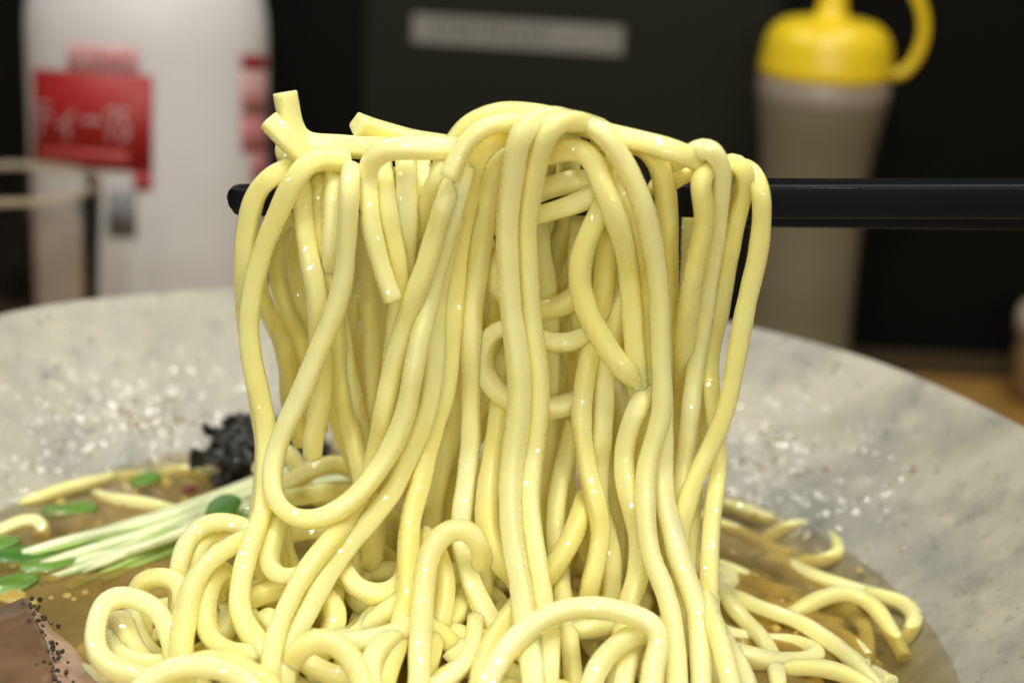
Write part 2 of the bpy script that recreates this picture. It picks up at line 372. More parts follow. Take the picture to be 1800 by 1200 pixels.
def soup():
    n, rings = 128, 40
    vs_ = [(BX, BY, SZ)]; fs = []
    for i in range(1, rings + 1):
        r = (SR + 0.3) * i / rings
        for k in range(n):
            a = 2 * math.pi * k / n
            z = SZ + 0.25 * math.sin(r * .21 + 3 * a) * math.cos(r * .13 - 2 * a) + (0.5 if i == rings else 0)
            vs_.append((BX + r * math.cos(a), BY + r * math.sin(a), z))
    for k in range(n): fs.append((0, 1 + k, 1 + (k + 1) % n))
    for i in range(rings - 1):
        for k in range(n):
            a, b = 1 + i * n + k, 1 + i * n + (k + 1) % n
            fs.append((a, a + n, b + n, b))
    o = mesh('broth', vs_, fs, M_SOUP); recalc(o); tag(o, 'brown translucent ramen broth filling the grey bowl', 'broth')
soup()

# ------------------------------------------------------------------ chopsticks
def chopstick(label, tip, end, r0, r1, sq):
    tip, end = np.array(tip), np.array(end)
    L = np.linalg.norm(end - tip); n = 60
    ax = (end - tip) / L
    ds = [0.0, 0.15, 0.45, 0.9, 1.4, 2.0] + list(np.linspace(4, L, 60))
    P = np.array([tip + ax * q for q in ds])
    R = np.array([(r0 + (r1 - r0) * min(1, q / L * 2.2)) * (1 if q >= 2 else (.25, .5, .74, .9, .97)[i]) for i, q in enumerate(ds)])
    V, F = sweep(P, R, n=28, power=sq, ref=(0, 1, 0))
    # keep the flat faces level
    o = mesh('chopstick', V, F, M_STICK)
    for p in o.data.polygons: p.use_smooth = True
    return tag(o, label, 'chopstick', 'pair of chopsticks lifting the noodles')
STICKS = [(at(401, 347, 2.5), at(2500, 350, 1.0), 2.15, 3.2), (at(406, 357, 7.6), at(2500, 378, 36.0), 2.0, 3.2)]
chopstick('black square chopstick in front, holding the noodles up', *STICKS[0], 9.0)
chopstick('black chopstick behind the front one, mostly hidden by noodles', *STICKS[1], 9.0)

# ------------------------------------------------------------------ noodles
# each entry: label, group, base depth Y, drift factor, points (x, y[, dY]) traced as 1800x1200 picture positions,
# turned into positions in the hanging bundle (depth Y towards the wall) below
RN = 1.82
NOOD = []
SHAPE = {}
def nd(label, base, pts, group=None, drift=1.0, r=RN, back=None, shape=None):
    if shape: SHAPE[label] = shape
    NOOD.append(dict(label=label, base=base, pts=pts, group=group, drift=drift, r=r, back=back))
def drift(y): t = min(1.3, max(0, (y - 800) / 400)); return -33 * t ** 1.2
# ---- left part of the bundle
nd('outermost left noodle, draped over the chopstick tips', -5, [(545, 287, 6), (515, 293, 3), (480, 308), (456, 330), (443, 360), (434, 410), (429, 470), (432, 540, 2), (440, 610, 4), (455, 700, 5), (466, 790, 5), (458, 880, 4), (445, 940, 3), (430, 1000, 4), (424, 1060, 3), (440, 1110, 3), (470, 1150, 4)])
nd('noodle crossing down-left from the left crest to the bowl, second from the left', -8, [(610, 285, 8), (575, 280, 5), (545, 285, 2), (522, 308), (505, 340), (489, 375), (473, 410), (459, 450), (447, 495), (439, 545), (438, 600), (447, 655), (459, 705), (468, 755), (469, 800, -1), (467, 850), (462, 900), (449, 935), (436, 970), (424, 1020), (422, 1075), (440, 1112), (462, 1140), (480, 1180, 3)])
nd('front noodle making the big U loop at the left of the bundle', -11, [(617, 300, 6), (614, 325, 1), (613, 355), (610, 400), (608, 450), (604, 490), (594, 530), (579, 572), (563, 608), (547, 648), (530, 690), (513, 725), (496, 762), (484, 798), (478, 835), (481, 870), (497, 897), (527, 913), (562, 911), (600, 893), (637, 860), (668, 820), (694, 775), (714, 722), (727, 650), (739, 590, 2), (754, 530, 4), (769, 465, 5), (790, 400, 4), (803, 350, 4), (812, 310, 5), (830, 270, 9)])
nd('noodle between the two left noodles, ending in a blunt cut', -3, [(525, 300, 4), (528, 320), (531, 350), (535, 400), (545, 462), (555, 504), (559, 546), (560, 590, 2), (566, 640, 4), (566, 690, 4), (556, 740, 3), (550, 775, 2), (549, 803, 2)])
nd('shaded noodle under the left crest beside the U loop noodle', -1, [(561, 295, 3), (560, 340), (565, 400), (575, 460), (583, 520, 1), (590, 600, 6), (600, 680, 9), (618, 760, 9), (636, 830, 8), (650, 900, 8)])
nd('straight noodle touching the top of the U loop noodle', -5, [(590, 292, 6), (588, 320, 1), (587, 360), (584, 410), (583, 460, 2), (588, 520, 6), (600, 600, 10), (620, 700, 12), (640, 800, 12), (655, 880, 12)])
nd('noodle lying along the top then bending down to a cut end', -8, [(850, 258, 8), (800, 262, 4), (745, 261, 2), (700, 260), (668, 266), (650, 284), (645, 312), (648, 345), (653, 400), (665, 450), (679, 497), (691, 527)])
nd('noodle just right of the cut-ended noodle, mostly behind it', -4, [(672, 285, 5), (677, 315), (680, 345), (685, 390), (696, 440), (703, 490), (699, 550), (692, 610, 1), (686, 680, 4), (672, 760, 7), (655, 840, 8)])
nd('short-looking upright noodle under the horizontal top noodle', -5, [(713, 272, 6), (715, 300), (716, 340), (718, 390), (714, 462, 1), (710, 530, 3), (702, 600, 5), (690, 700, 8)])
nd('thin sliver of noodle right of the upright one', -3, [(742, 285, 5), (741, 320), (739, 370), (735, 430, 1), (728, 520, 4), (722, 620, 8), (715, 720, 10)])
nd('noodle with a blunt end raised at the top left, running along the crest', -2, [(820, 268, 5), (760, 264, 3), (700, 262, 2), (620, 259, 2), (565, 255, 2), (532, 252, 1), (515, 232), (508, 202), (501, 163)], r=2.0, shape=(.75, 4.5, 0.6))
nd('folded noodle scrap pointing up-left beside the raised end', -6, [(590, 288, 6), (552, 285, 3), (524, 265), (498, 237), (472, 212)], r=1.85, shape=(.72, 4.0, 1.2))
nd('noodle with a square cut end sticking out on the crest', 2, [(830, 262, 3), (790, 256, 1), (745, 251), (705, 242), (665, 230), (627, 218)], r=1.7, shape=(.95, 6.0, 0.1))
nd('bent bit of noodle under the raised scrap', -3, [(560, 292, 4), (530, 285), (505, 283), (497, 268, 4), (505, 250, 6)], r=1.6)
# ---- middle: arches over the sticks
nd('top arching noodle that makes the highest crest', -4, [(1240, 290, 4), (1225, 281, 1), (1190, 268), (1150, 255), (1100, 243), (1050, 229), (1000, 215), (950, 203), (910, 197), (870, 200), (835, 213), (808, 236), (790, 262), (775, 296, -2), (758, 337, -2), (746, 380, -1), (738, 410), (728, 465, 2), (716, 525, 5), (706, 600, 8), (696, 690, 11)])
nd('second arch noodle ending in a cut just above a crossing noodle', -9, [(1000, 240, 8), (960, 228, 5), (925, 218, 3), (890, 215, 1), (855, 222), (830, 239), (812, 261), (800, 287), (790, 313)])
nd('noodle sweeping from the cut end down-left behind the U loop', -9, [(802, 300, 5), (793, 325, 1), (785, 347), (768, 400), (751, 462), (727, 525), (707, 587), (689, 650), (674, 723), (664, 775, 3), (648, 840, 6), (620, 900, 4), (583, 947), (540, 1000), (512, 1050), (490, 1100), (477, 1150), (473, 1215)])
nd('bright noodle right of the U loop arm, sweeping down-left', -7, [(812, 330, 5), (800, 375, 2), (786, 430, 1), (774, 483), (766, 530), (763, 600), (763, 650), (751, 722), (731, 775), (712, 817), (693, 860, 1), (655, 910, 1), (612, 960), (575, 1010), (541, 1075), (514, 1125), (502, 1170), (499, 1215)])
nd('third arch noodle, narrowing to a long vertical strand', -6, [(960, 255, 7), (930, 245, 5), (900, 239, 2), (870, 244), (847, 263), (832, 296), (824, 337), (817, 379), (810, 410), (804, 462), (798, 525), (794, 587), (789, 650), (782, 692), (769, 733), (757, 775), (745, 817), (737, 858), (723, 905), (717, 975), (716, 1045), (709, 1078), (698, 1125), (682, 1175), (668, 1220)], back=(640, 780))
nd('fourth arch noodle, half hidden beside the central pair', -3, [(940, 275, 6), (905, 262, 4), (883, 272), (872, 298), (861, 337), (850, 395), (840, 462), (832, 525), (828, 587), (828, 650), (828, 712), (828, 775), (823, 817), (818, 858), (811, 905), (810, 950), (817, 985), (829, 1025), (853, 1075), (880, 1120), (900, 1180, 3)], back=(700, 800))
nd('left noodle of the central front pair', -12, [(1000, 214, 8), (962, 207, 5), (932, 216, 2), (914, 240), (905, 275), (901, 310), (894, 358), (891, 400), (892, 450), (896, 525), (904, 590), (912, 650), (913, 700), (909, 754), (902, 805), (897, 845), (897, 900), (905, 975), (915, 1025), (925, 1100), (934, 1160), (940, 1215)], back=(770, 860))
nd('right noodle of the central front pair', -12, [(1055, 226, 8), (1020, 214, 5), (985, 212, 2), (962, 232), (948, 268), (940, 300), (930, 358), (925, 400), (926, 450), (931, 525), (937, 590), (944, 650), (947, 710), (944, 750), (938, 796), (932, 858), (933, 900), (943, 975), (951, 1025), (958, 1075), (966, 1125), (963, 1180), (961, 1220)], back=(830, 880))
nd('noodle that starts at a tapered tip behind the central pair', -3, [(848, 402, 1), (880, 393), (930, 382), (980, 369), (1028, 352), (1058, 336, 2), (1080, 315, 5)])
nd('horizontal noodle above the tapered-tip noodle', -2, [(890, 362, 4), (920, 348), (950, 336), (990, 322), (1030, 317), (1062, 326, 1), (1085, 350, 4)])
nd('noodle running right from the central pair and turning down', -7, [(930, 290, 5), (955, 277, 3), (990, 264), (1020, 261), (1042, 279), (1056, 315), (1072, 355), (1090, 405, 1), (1103, 462, 3), (1110, 530, 3), (1114, 600, 3), (1120, 665, 3), (1128, 740, 5), (1130, 820, 6)])
nd('noodle wedged between the bent one and the main right strand', -6, [(1070, 285, 7), (1082, 312, 3), (1100, 340), (1114, 375), (1124, 430, 1), (1130, 510, 2), (1134, 600, 2), (1139, 670, 2), (1142, 740, 4)])
nd('main right front noodle curving off the crest and straight down', -10, [(985, 222, 8), (1020, 217, 4), (1045, 224, 1), (1067, 243), (1090, 275), (1112, 315), (1130, 358), (1142, 405), (1153, 462), (1159, 525), (1161, 587), (1163, 650), (1165, 705), (1158, 750), (1146, 785), (1137, 820), (1134, 860), (1134, 890), (1137, 930), (1145, 980), (1164, 1025), (1179, 1075), (1186, 1125), (1189, 1175), (1190, 1220)], back=(1000, 900))
nd('noodle that emerges behind the main right strand and runs beside it', -7, [(1150, 560, 4), (1160, 640, 3), (1166, 720, 2), (1166, 790), (1165, 846), (1170, 887), (1181, 930), (1192, 975), (1210, 1025), (1226, 1075), (1230, 1125), (1232, 1175), (1233, 1220)])
nd('noodle bulging left of the main right strand in an S curve', -8, [(1142, 660, 4), (1134, 690, 2), (1121, 715), (1106, 753), (1097, 796), (1098, 837), (1107, 880), (1120, 925, 3), (1126, 975, 3), (1120, 1020, 4), (1106, 1060, 4), (1095, 1120, 6)])
nd('noodle right of the main strand near the chopsticks', -5, [(1060, 262, 7), (1095, 252, 3), (1125, 253), (1148, 269), (1162, 300), (1170, 340), (1173, 400), (1175, 460, 1), (1175, 520, 2), (1172, 600, 3), (1170, 690, 5)], back=(1070, 860))
nd('curling noodle with bright sparkles in the middle gap', -8, [(1072, 335, 3), (1058, 362, 1), (1043, 398), (1027, 432), (1019, 470), (1020, 508), (1031, 546), (1053, 587), (1076, 624), (1100, 653), (1124, 674, 3), (1140, 700, 6)])
nd('pale noodle behind the curling sparkly noodle', -3, [(1078, 360, 4), (1074, 410), (1066, 462), (1058, 525), (1046, 590, 2), (1034, 635), (1025, 690), (1022, 750), (1028, 796), (1036, 837), (1050, 890), (1056, 935, 3), (1048, 985, 4), (1035, 1040, 6)])
nd('sparkling noodle deep in the gap left of the main right strand', -4, [(1100, 470, 5), (1092, 525, 1), (1083, 573), (1071, 620), (1063, 665), (1062, 712), (1058, 775), (1053, 825, 2), (1052, 890, 4), (1072, 960, 5)])
nd('noodle in a round loop emerging left of the central pair', -4, [(1044, 574, 3), (1018, 597), (985, 604), (950, 597, 1), (915, 578, 1), (881, 574), (858, 592), (848, 625), (853, 657), (871, 686), (900, 706, 1), (940, 717, 1), (985, 716, 1), (1015, 704, 3)])
nd('upper loop noodle half hidden behind the central pair', -2, [(915, 412, 2), (885, 442), (871, 480), (881, 516), (916, 540, 1), (962, 546, 1), (1000, 531), (1022, 508, 3)])
nd('hanging noodle that curls in below the round loop', -6, [(882, 690, 5), (878, 725, 1), (870, 785), (861, 837), (855, 895), (857, 930), (866, 960), (880, 990, 2), (905, 1012, 5)])
nd('diagonal noodle right of the central pair, low in the bundle', -2, [(1032, 870, 3), (1020, 905), (1005, 945), (985, 980), (962, 1012, 2), (940, 1050, 5)])
nd('straight shaded noodle right of the central pair', 1, [(1010, 740), (998, 790), (988, 830), (980, 870), (976, 920), (980, 975), (986, 1020), (992, 1060, -1), (999, 1105, -3), (1004, 1150, -3), (1008, 1215, -3)])
# ---- right part of the bundle
nd('twisted noodle hanging clear of the chopstick at the right', -7, [(1286, 330, 12), (1268, 310, 9), (1247, 299, 5), (1233, 308, 1), (1231, 335), (1238, 362), (1237, 405), (1226, 450), (1214, 512), (1206, 575, 2), (1200, 637, 4), (1193, 700, 6), (1190, 780, 8), (1186, 860, 9)])
nd('humped noodle right of the crest hanging straight down', -5, [(1175, 290, 5), (1205, 276, 1), (1226, 262), (1246, 258), (1262, 273), (1269, 305), (1266, 350), (1262, 400), (1254, 450), (1244, 512), (1235, 575), (1224, 637), (1216, 700), (1210, 760, 2), (1203, 820, 4), (1198, 880, 5)])
nd('second hump noodle at the right end of the bundle', -4, [(1272, 330, 5), (1274, 300, 2), (1290, 283), (1306, 290), (1313, 312), (1308, 335), (1298, 367), (1289, 408), (1280, 455), (1271, 512), (1262, 558), (1252, 600), (1248, 640), (1251, 700, 1), (1259, 755, 2), (1264, 800, 2), (1260, 850, 1), (1253, 900, 1), (1248, 975, 2), (1248, 1050, 4), (1252, 1120, 6)])
nd('outermost right noodle, sweeping in behind the main right strand', -6, [(1270, 300, 5), (1300, 293, 3), (1322, 302, 1), (1334, 320), (1339, 348), (1339, 390), (1332, 450), (1317, 512), (1304, 575), (1293, 637), (1281, 700), (1268, 742), (1250, 783), (1229, 825), (1212, 867), (1201, 908, 1), (1194, 950, 4), (1196, 1010, 7)])
nd('noodle hanging between the humped ones and the sweeping one', 1, [(1285, 330, 2), (1284, 380), (1276, 440), (1262, 510), (1248, 580), (1238, 640), (1232, 700), (1229, 750), (1224, 800), (1222, 860), (1214, 920), (1208, 985), (1205, 1060)])
nd('flap of noodle joining the crest to the right humps', -1, [(1150, 330, 4), (1178, 322), (1200, 305), (1228, 296), (1250, 302, 3)], r=1.6)
# ---- golden back of the bundle
ORD = 'first second third fourth fifth sixth seventh eighth ninth tenth eleventh twelfth thirteenth fourteenth fifteenth sixteenth seventeenth eighteenth nineteenth twentieth twenty-first'.split()
BACK = sorted([
    [(470, 420), (452, 500), (476, 558), (499, 610), (507, 655), (508, 695), (517, 735), (535, 780)],
    [(500, 400), (490, 500), (512, 560), (531, 612), (541, 655), (548, 700), (560, 760)],
    [(520, 340), (515, 420), (520, 500), (545, 580), (575, 640), (590, 700), (612, 770), (634, 835)],
    [(560, 340), (575, 450), (590, 560), (600, 650), (616, 740), (640, 820), (660, 900)],
    [(600, 340), (610, 450), (622, 560), (636, 650), (648, 740), (655, 830), (668, 910)],
    [(640, 340), (645, 450), (650, 560), (652, 650), (655, 730), (650, 800), (660, 890)],
    [(690, 340), (668, 480), (672, 600), (670, 720), (668, 820), (680, 920)],
    [(740, 340), (745, 500), (742, 620), (735, 740), (750, 850), (775, 940), (785, 1000)],
    [(790, 330), (800, 480), (805, 620), (800, 740), (770, 850), (755, 950)],
    [(840, 330), (862, 480), (868, 620), (850, 740), (800, 830), (795, 930)],
    [(880, 330), (900, 480), (885, 620), (880, 740), (890, 850), (885, 950)],
    [(950, 420), (965, 520), (970, 620), (965, 740), (955, 850), (948, 950)],
    [(985, 400), (992, 500), (995, 560), (1005, 660), (1000, 760), (992, 860), (985, 950)],
    [(1020, 390), (1012, 480), (1030, 620), (1045, 720), (1070, 820), (1085, 930), (1080, 1010)],
    [(1080, 380), (1085, 480), (1090, 600), (1090, 720), (1075, 830), (1060, 930)],
    [(1120, 380), (1128, 480), (1130, 600), (1120, 740), (1110, 860), (1115, 960)],
    [(1150, 380), (1150, 480), (1148, 600), (1150, 740), (1160, 860), (1165, 960)],
    [(965, 350), (950, 450), (955, 560), (980, 660), (975, 780), (1000, 880)],
    [(1050, 370), (1045, 470), (1062, 580), (1075, 680), (1100, 800), (1090, 900)],
    [(620, 380), (632, 480), (610, 580), (585, 680), (600, 760), (640, 850)],
    [(1215, 420), (1213, 500), (1205, 600), (1200, 680), (1200, 760), (1210, 860), (1215, 950)]], key=lambda p: sum(q[0] for q in p) / len(p))
for k, pts in enumerate(BACK):
    x0 = pts[0][0]
    if pts[0][1] < 430: pts = ([(540, 312, -1), (528, 350)] if x0 < 540 else [(x0 + 4, 296, -3), (x0, 345)] if x0 < 1000 else [(x0, 348)]) + [q for q in pts if q[1] > 385]
    nd('golden shaded noodle at the back of the bundle, %s from its left end' % ORD[k], 9 + (k % 3) * 4, pts, group='shaded noodles at the back of the bundle', drift=0.2)
# ---- lower front tangle
nd('noodle arching up like a crook in the lower middle', -12, [(848, 985, 6), (842, 955, 2), (826, 932), (800, 927), (775, 941), (756, 970), (748, 1005), (744, 1045), (741, 1090), (738, 1140), (736, 1215)])
nd('noodle bulging right of the crook', -5, [(748, 940, 5), (768, 975), (780, 1012), (782, 1048), (775, 1085), (762, 1125), (750, 1180)])
nd('long noodle arching across the bottom right of the bundle', -16, [(850, 1225), (866, 1185), (888, 1145), (918, 1112), (955, 1086), (1000, 1070), (1050, 1067), (1100, 1077), (1140, 1092), (1159, 1108), (1160, 1130, 1), (1150, 1160, 2), (1144, 1215, 2)])
nd('noodle curving down under the bottom arch', -12, [(1175, 1100, 5), (1140, 1110, 2), (1105, 1119), (1076, 1140), (1052, 1170), (1036, 1215)])
nd('short upright noodle between two bends at the bottom', -10, [(1120, 1120, 4), (1108, 1145), (1100, 1175), (1094, 1220)])
nd('noodle sliding down-left from behind the central pair', -10, [(945, 1015, 5), (925, 1042, 2), (902, 1072), (876, 1108), (858, 1142), (847, 1180), (838, 1220)])
nd('short pale noodle crossing behind the bottom arch', -4, [(985, 1110, 2), (1020, 1108), (1060, 1102), (1090, 1095), (1120, 1075, 3)])
nd('noodle looping forward at the very bottom middle', -9, [(835, 1090, 5), (832, 1130, 2), (818, 1165), (792, 1192), (755, 1212), (720, 1225)])
nd('dim noodle slanting behind the crook', -1, [(830, 1030, 2), (812, 1065), (790, 1100), (768, 1135), (755, 1180)])
nd('short arching noodle left of the bottom middle', -13, [(520, 1150, 3), (540, 1130), (562, 1122), (588, 1128), (612, 1150), (630, 1180), (640, 1220)])
nd('dim noodle slanting left of the straight strand', -4, [(720, 1035, 2), (690, 1065), (660, 1087), (635, 1110), (612, 1145, 1), (600, 1190)])
nd('sagging noodle with one square glint, low and left of centre', -5, [(600, 990, 2), (614, 1018), (632, 1037), (660, 1046), (688, 1041), (706, 1022), (716, 990, 1), (722, 950, 3)])
nd('inner U of noodle below the big U loop', -8, [(495, 905, 4), (484, 935), (474, 965), (472, 993), (486, 1012), (512, 1015), (540, 1002), (568, 978, 2), (600, 950, 5)])
nd('small noodle bridging left below the inner U', -4, [(425, 1060, 2), (450, 1048), (482, 1036), (520, 1030), (560, 1040), (590, 1070), (585, 1110), (560, 1150)])
nd('noodle showing as a dim upright behind the down-left pair', -3, [(585, 1040), (583, 1075), (580, 1110), (572, 1150)])
nd('noodle slanting low behind the short arch', -6, [(470, 1080), (500, 1130, 2), (540, 1165), (590, 1188), (640, 1195)])
nd('noodle at the bottom right edge of the bundle, leaning right', -10, [(1240, 1050, 5), (1252, 1085, 1), (1266, 1125), (1278, 1170), (1288, 1220)])
# ---- pile spreading left on the broth
nd('round noodle loop at the far left end of the pile', -11, [(305, 1135, 3), (293, 1100, 3), (275, 1070, 2), (245, 1054, 1), (212, 1046), (186, 1056), (172, 1082), (166, 1115), (168, 1145), (185, 1166), (220, 1182), (265, 1196), (320, 1215)])
nd('noodle arc behind the far left loop', -3, [(242, 1060), (236, 1037), (250, 1020), (282, 1013), (308, 1018), (322, 1036), (318, 1060)])
nd('long noodle bending from the pile straight down past the left loops', -11, [(470, 935, 8), (430, 948, 4), (396, 964, 2), (367, 986), (345, 1014), (332, 1048), (324, 1090), (319, 1130), (320, 1180), (322, 1220)])
nd('outer arc noodle at the back of the left pile', -3, [(312, 1030), (316, 985), (330, 948), (352, 926), (382, 916), (415, 920), (445, 935), (470, 960)])
nd('inner arc noodle inside the outer left arc', -3, [(340, 1000), (348, 966), (370, 946), (402, 940), (435, 950), (460, 985)])
nd('noodle bent in a deep U in the left pile', -9, [(390, 1000, 3), (370, 1025, 1), (362, 1062), (362, 1098), (378, 1130), (410, 1147), (450, 1150), (490, 1140, 3)])
nd('short noodle curl inside the far left loop', -3, [(212, 1085), (226, 1118), (238, 1148), (262, 1166)])
nd('second short curl inside the far left loop', -4, [(232, 1078), (246, 1112), (262, 1142), (292, 1165)])
nd('noodle humped across the bottom left edge', -17, [(235, 1222), (268, 1190), (310, 1172), (360, 1170), (410, 1182), (450, 1215)])
nd('lower noodle humped behind the bottom left one', -13, [(300, 1195), (350, 1158), (400, 1160), (440, 1178), (480, 1210)])
nd('noodle tucked under the left pile beside the U bend', -3, [(395, 1010), (420, 1040), (430, 1075), (452, 1105), (480, 1125)])
# ---- orange-tinted noodles seen through the U loop, resting on the broth behind
nd('noodle lying beyond the U loop, seen through it', 22, [(455, 830), (470, 800), (500, 790), (520, 812), (530, 850), (570, 880), (620, 880)], drift=0)
nd('second noodle lying beyond the U loop', 16, [(500, 860), (540, 830), (590, 815), (630, 830), (650, 870)], drift=0)
nd('third noodle lying beyond the U loop', 10, [(480, 880), (530, 872), (580, 862), (640, 870), (680, 900)], drift=0)
nd('noodle low behind the inner U, touching the broth', 6, [(470, 960), (520, 935), (580, 930), (640, 950), (690, 990)], drift=0)

NZ = []   # noodles given by height over the broth: (label, group, [(px, py, dz)])
def nz(label, pts, group=None, r=1.6): NZ.append((label, group, pts, r))
nz('half sunken noodle nearest the bundle in the right broth', [(1225, 905, -1), (1262, 922, .8), (1302, 936, 1.2), (1342, 960, .6), (1390, 978, -1.5)])
nz('noodle looping round in the far right broth', [(1340, 955, -2), (1370, 933, .2), (1405, 923, .9), (1442, 932, 1), (1470, 952, .8), (1474, 972, .3), (1448, 986, -.4), (1405, 990, -2)])
nz('straight noodle in the middle of the right broth', [(1340, 985, -2), (1385, 993, .8), (1420, 1010, 1.3), (1462, 1026, .9), (1510, 1040, -.6), (1560, 1050, -2)])
nz('noodle humped out of the right broth in a wide arch', [(1370, 1095, -2.5), (1405, 1072, .2), (1445, 1050, 2), (1492, 1042, 2.6), (1530, 1060, 2), (1562, 1102, .6), (1590, 1155, -2)])
nz('noodle bent like a hook at the right edge of the broth', [(1500, 1040, -2), (1540, 1047, .4), (1582, 1056, .9), (1606, 1078, .8), (1600, 1108, .2), (1585, 1130, -2)])
nz('long noodle with a row of glints in the right broth', [(1235, 1035, -1), (1282, 1045, 1), (1332, 1066, 1.6), (1400, 1090, 1.2), (1452, 1122, .8), (1502, 1162, .3), (1545, 1215, -1)])
nz('noodle just under the surface left in the right broth', [(1215, 990, -1), (1265, 996, .3), (1305, 1010, .5), (1350, 1035, -.6), (1400, 1045, -2)])
nz('pale noodle slanting out of the broth by the bundle', [(1245, 1000, 2), (1268, 1035, 2.2), (1300, 1080, 2), (1338, 1120, 1.6), (1362, 1170, .8), (1370, 1225, -.5)])
nz('second pale noodle slanting beside the bundle', [(1250, 1080, 1), (1278, 1125, 2.5), (1302, 1165, 2.4), (1318, 1205, 1.6), (1326, 1240, 1)])
nz('pale noodle across the bottom right of the broth', [(1365, 1180, -.5), (1400, 1172, 1.5), (1450, 1174, 1.8), (1500, 1190, 1.2), (1550, 1225, 0)])
nz('short sunken noodle at the far right broth edge', [(1250, 885, -1), (1290, 890, .3), (1330, 905, .4), (1370, 918, -1.5)])
nz('pale noodle half sunken near the left edge of the broth', [(170, 872, -1.5), (205, 880, .5), (250, 884, .7), (300, 897, -.5), (340, 905, -2)])
nz('yellow noodle under the surface by the far left wall', [(0, 905, -1.5), (60, 880, -.6), (130, 855, -.4), (210, 838, -.5), (290, 815, -.8), (340, 808, -2)])
nz('second yellow noodle under the surface at the far left', [(90, 865, -1.6), (160, 850, -.3), (225, 838, .2), (270, 842, -.4), (300, 858, -1.8)])
nz('short noodle by the dark seaweed', [(230, 850, -1.6), (270, 838, .3), (320, 828, .5), (365, 838, -.2), (400, 852, -1.8)])
nz('yellow noodle curl at the left edge of the broth', [(-30, 950, -1), (10, 930, .2), (50, 915, .4), (80, 925, 0), (70, 945, -1.2)])

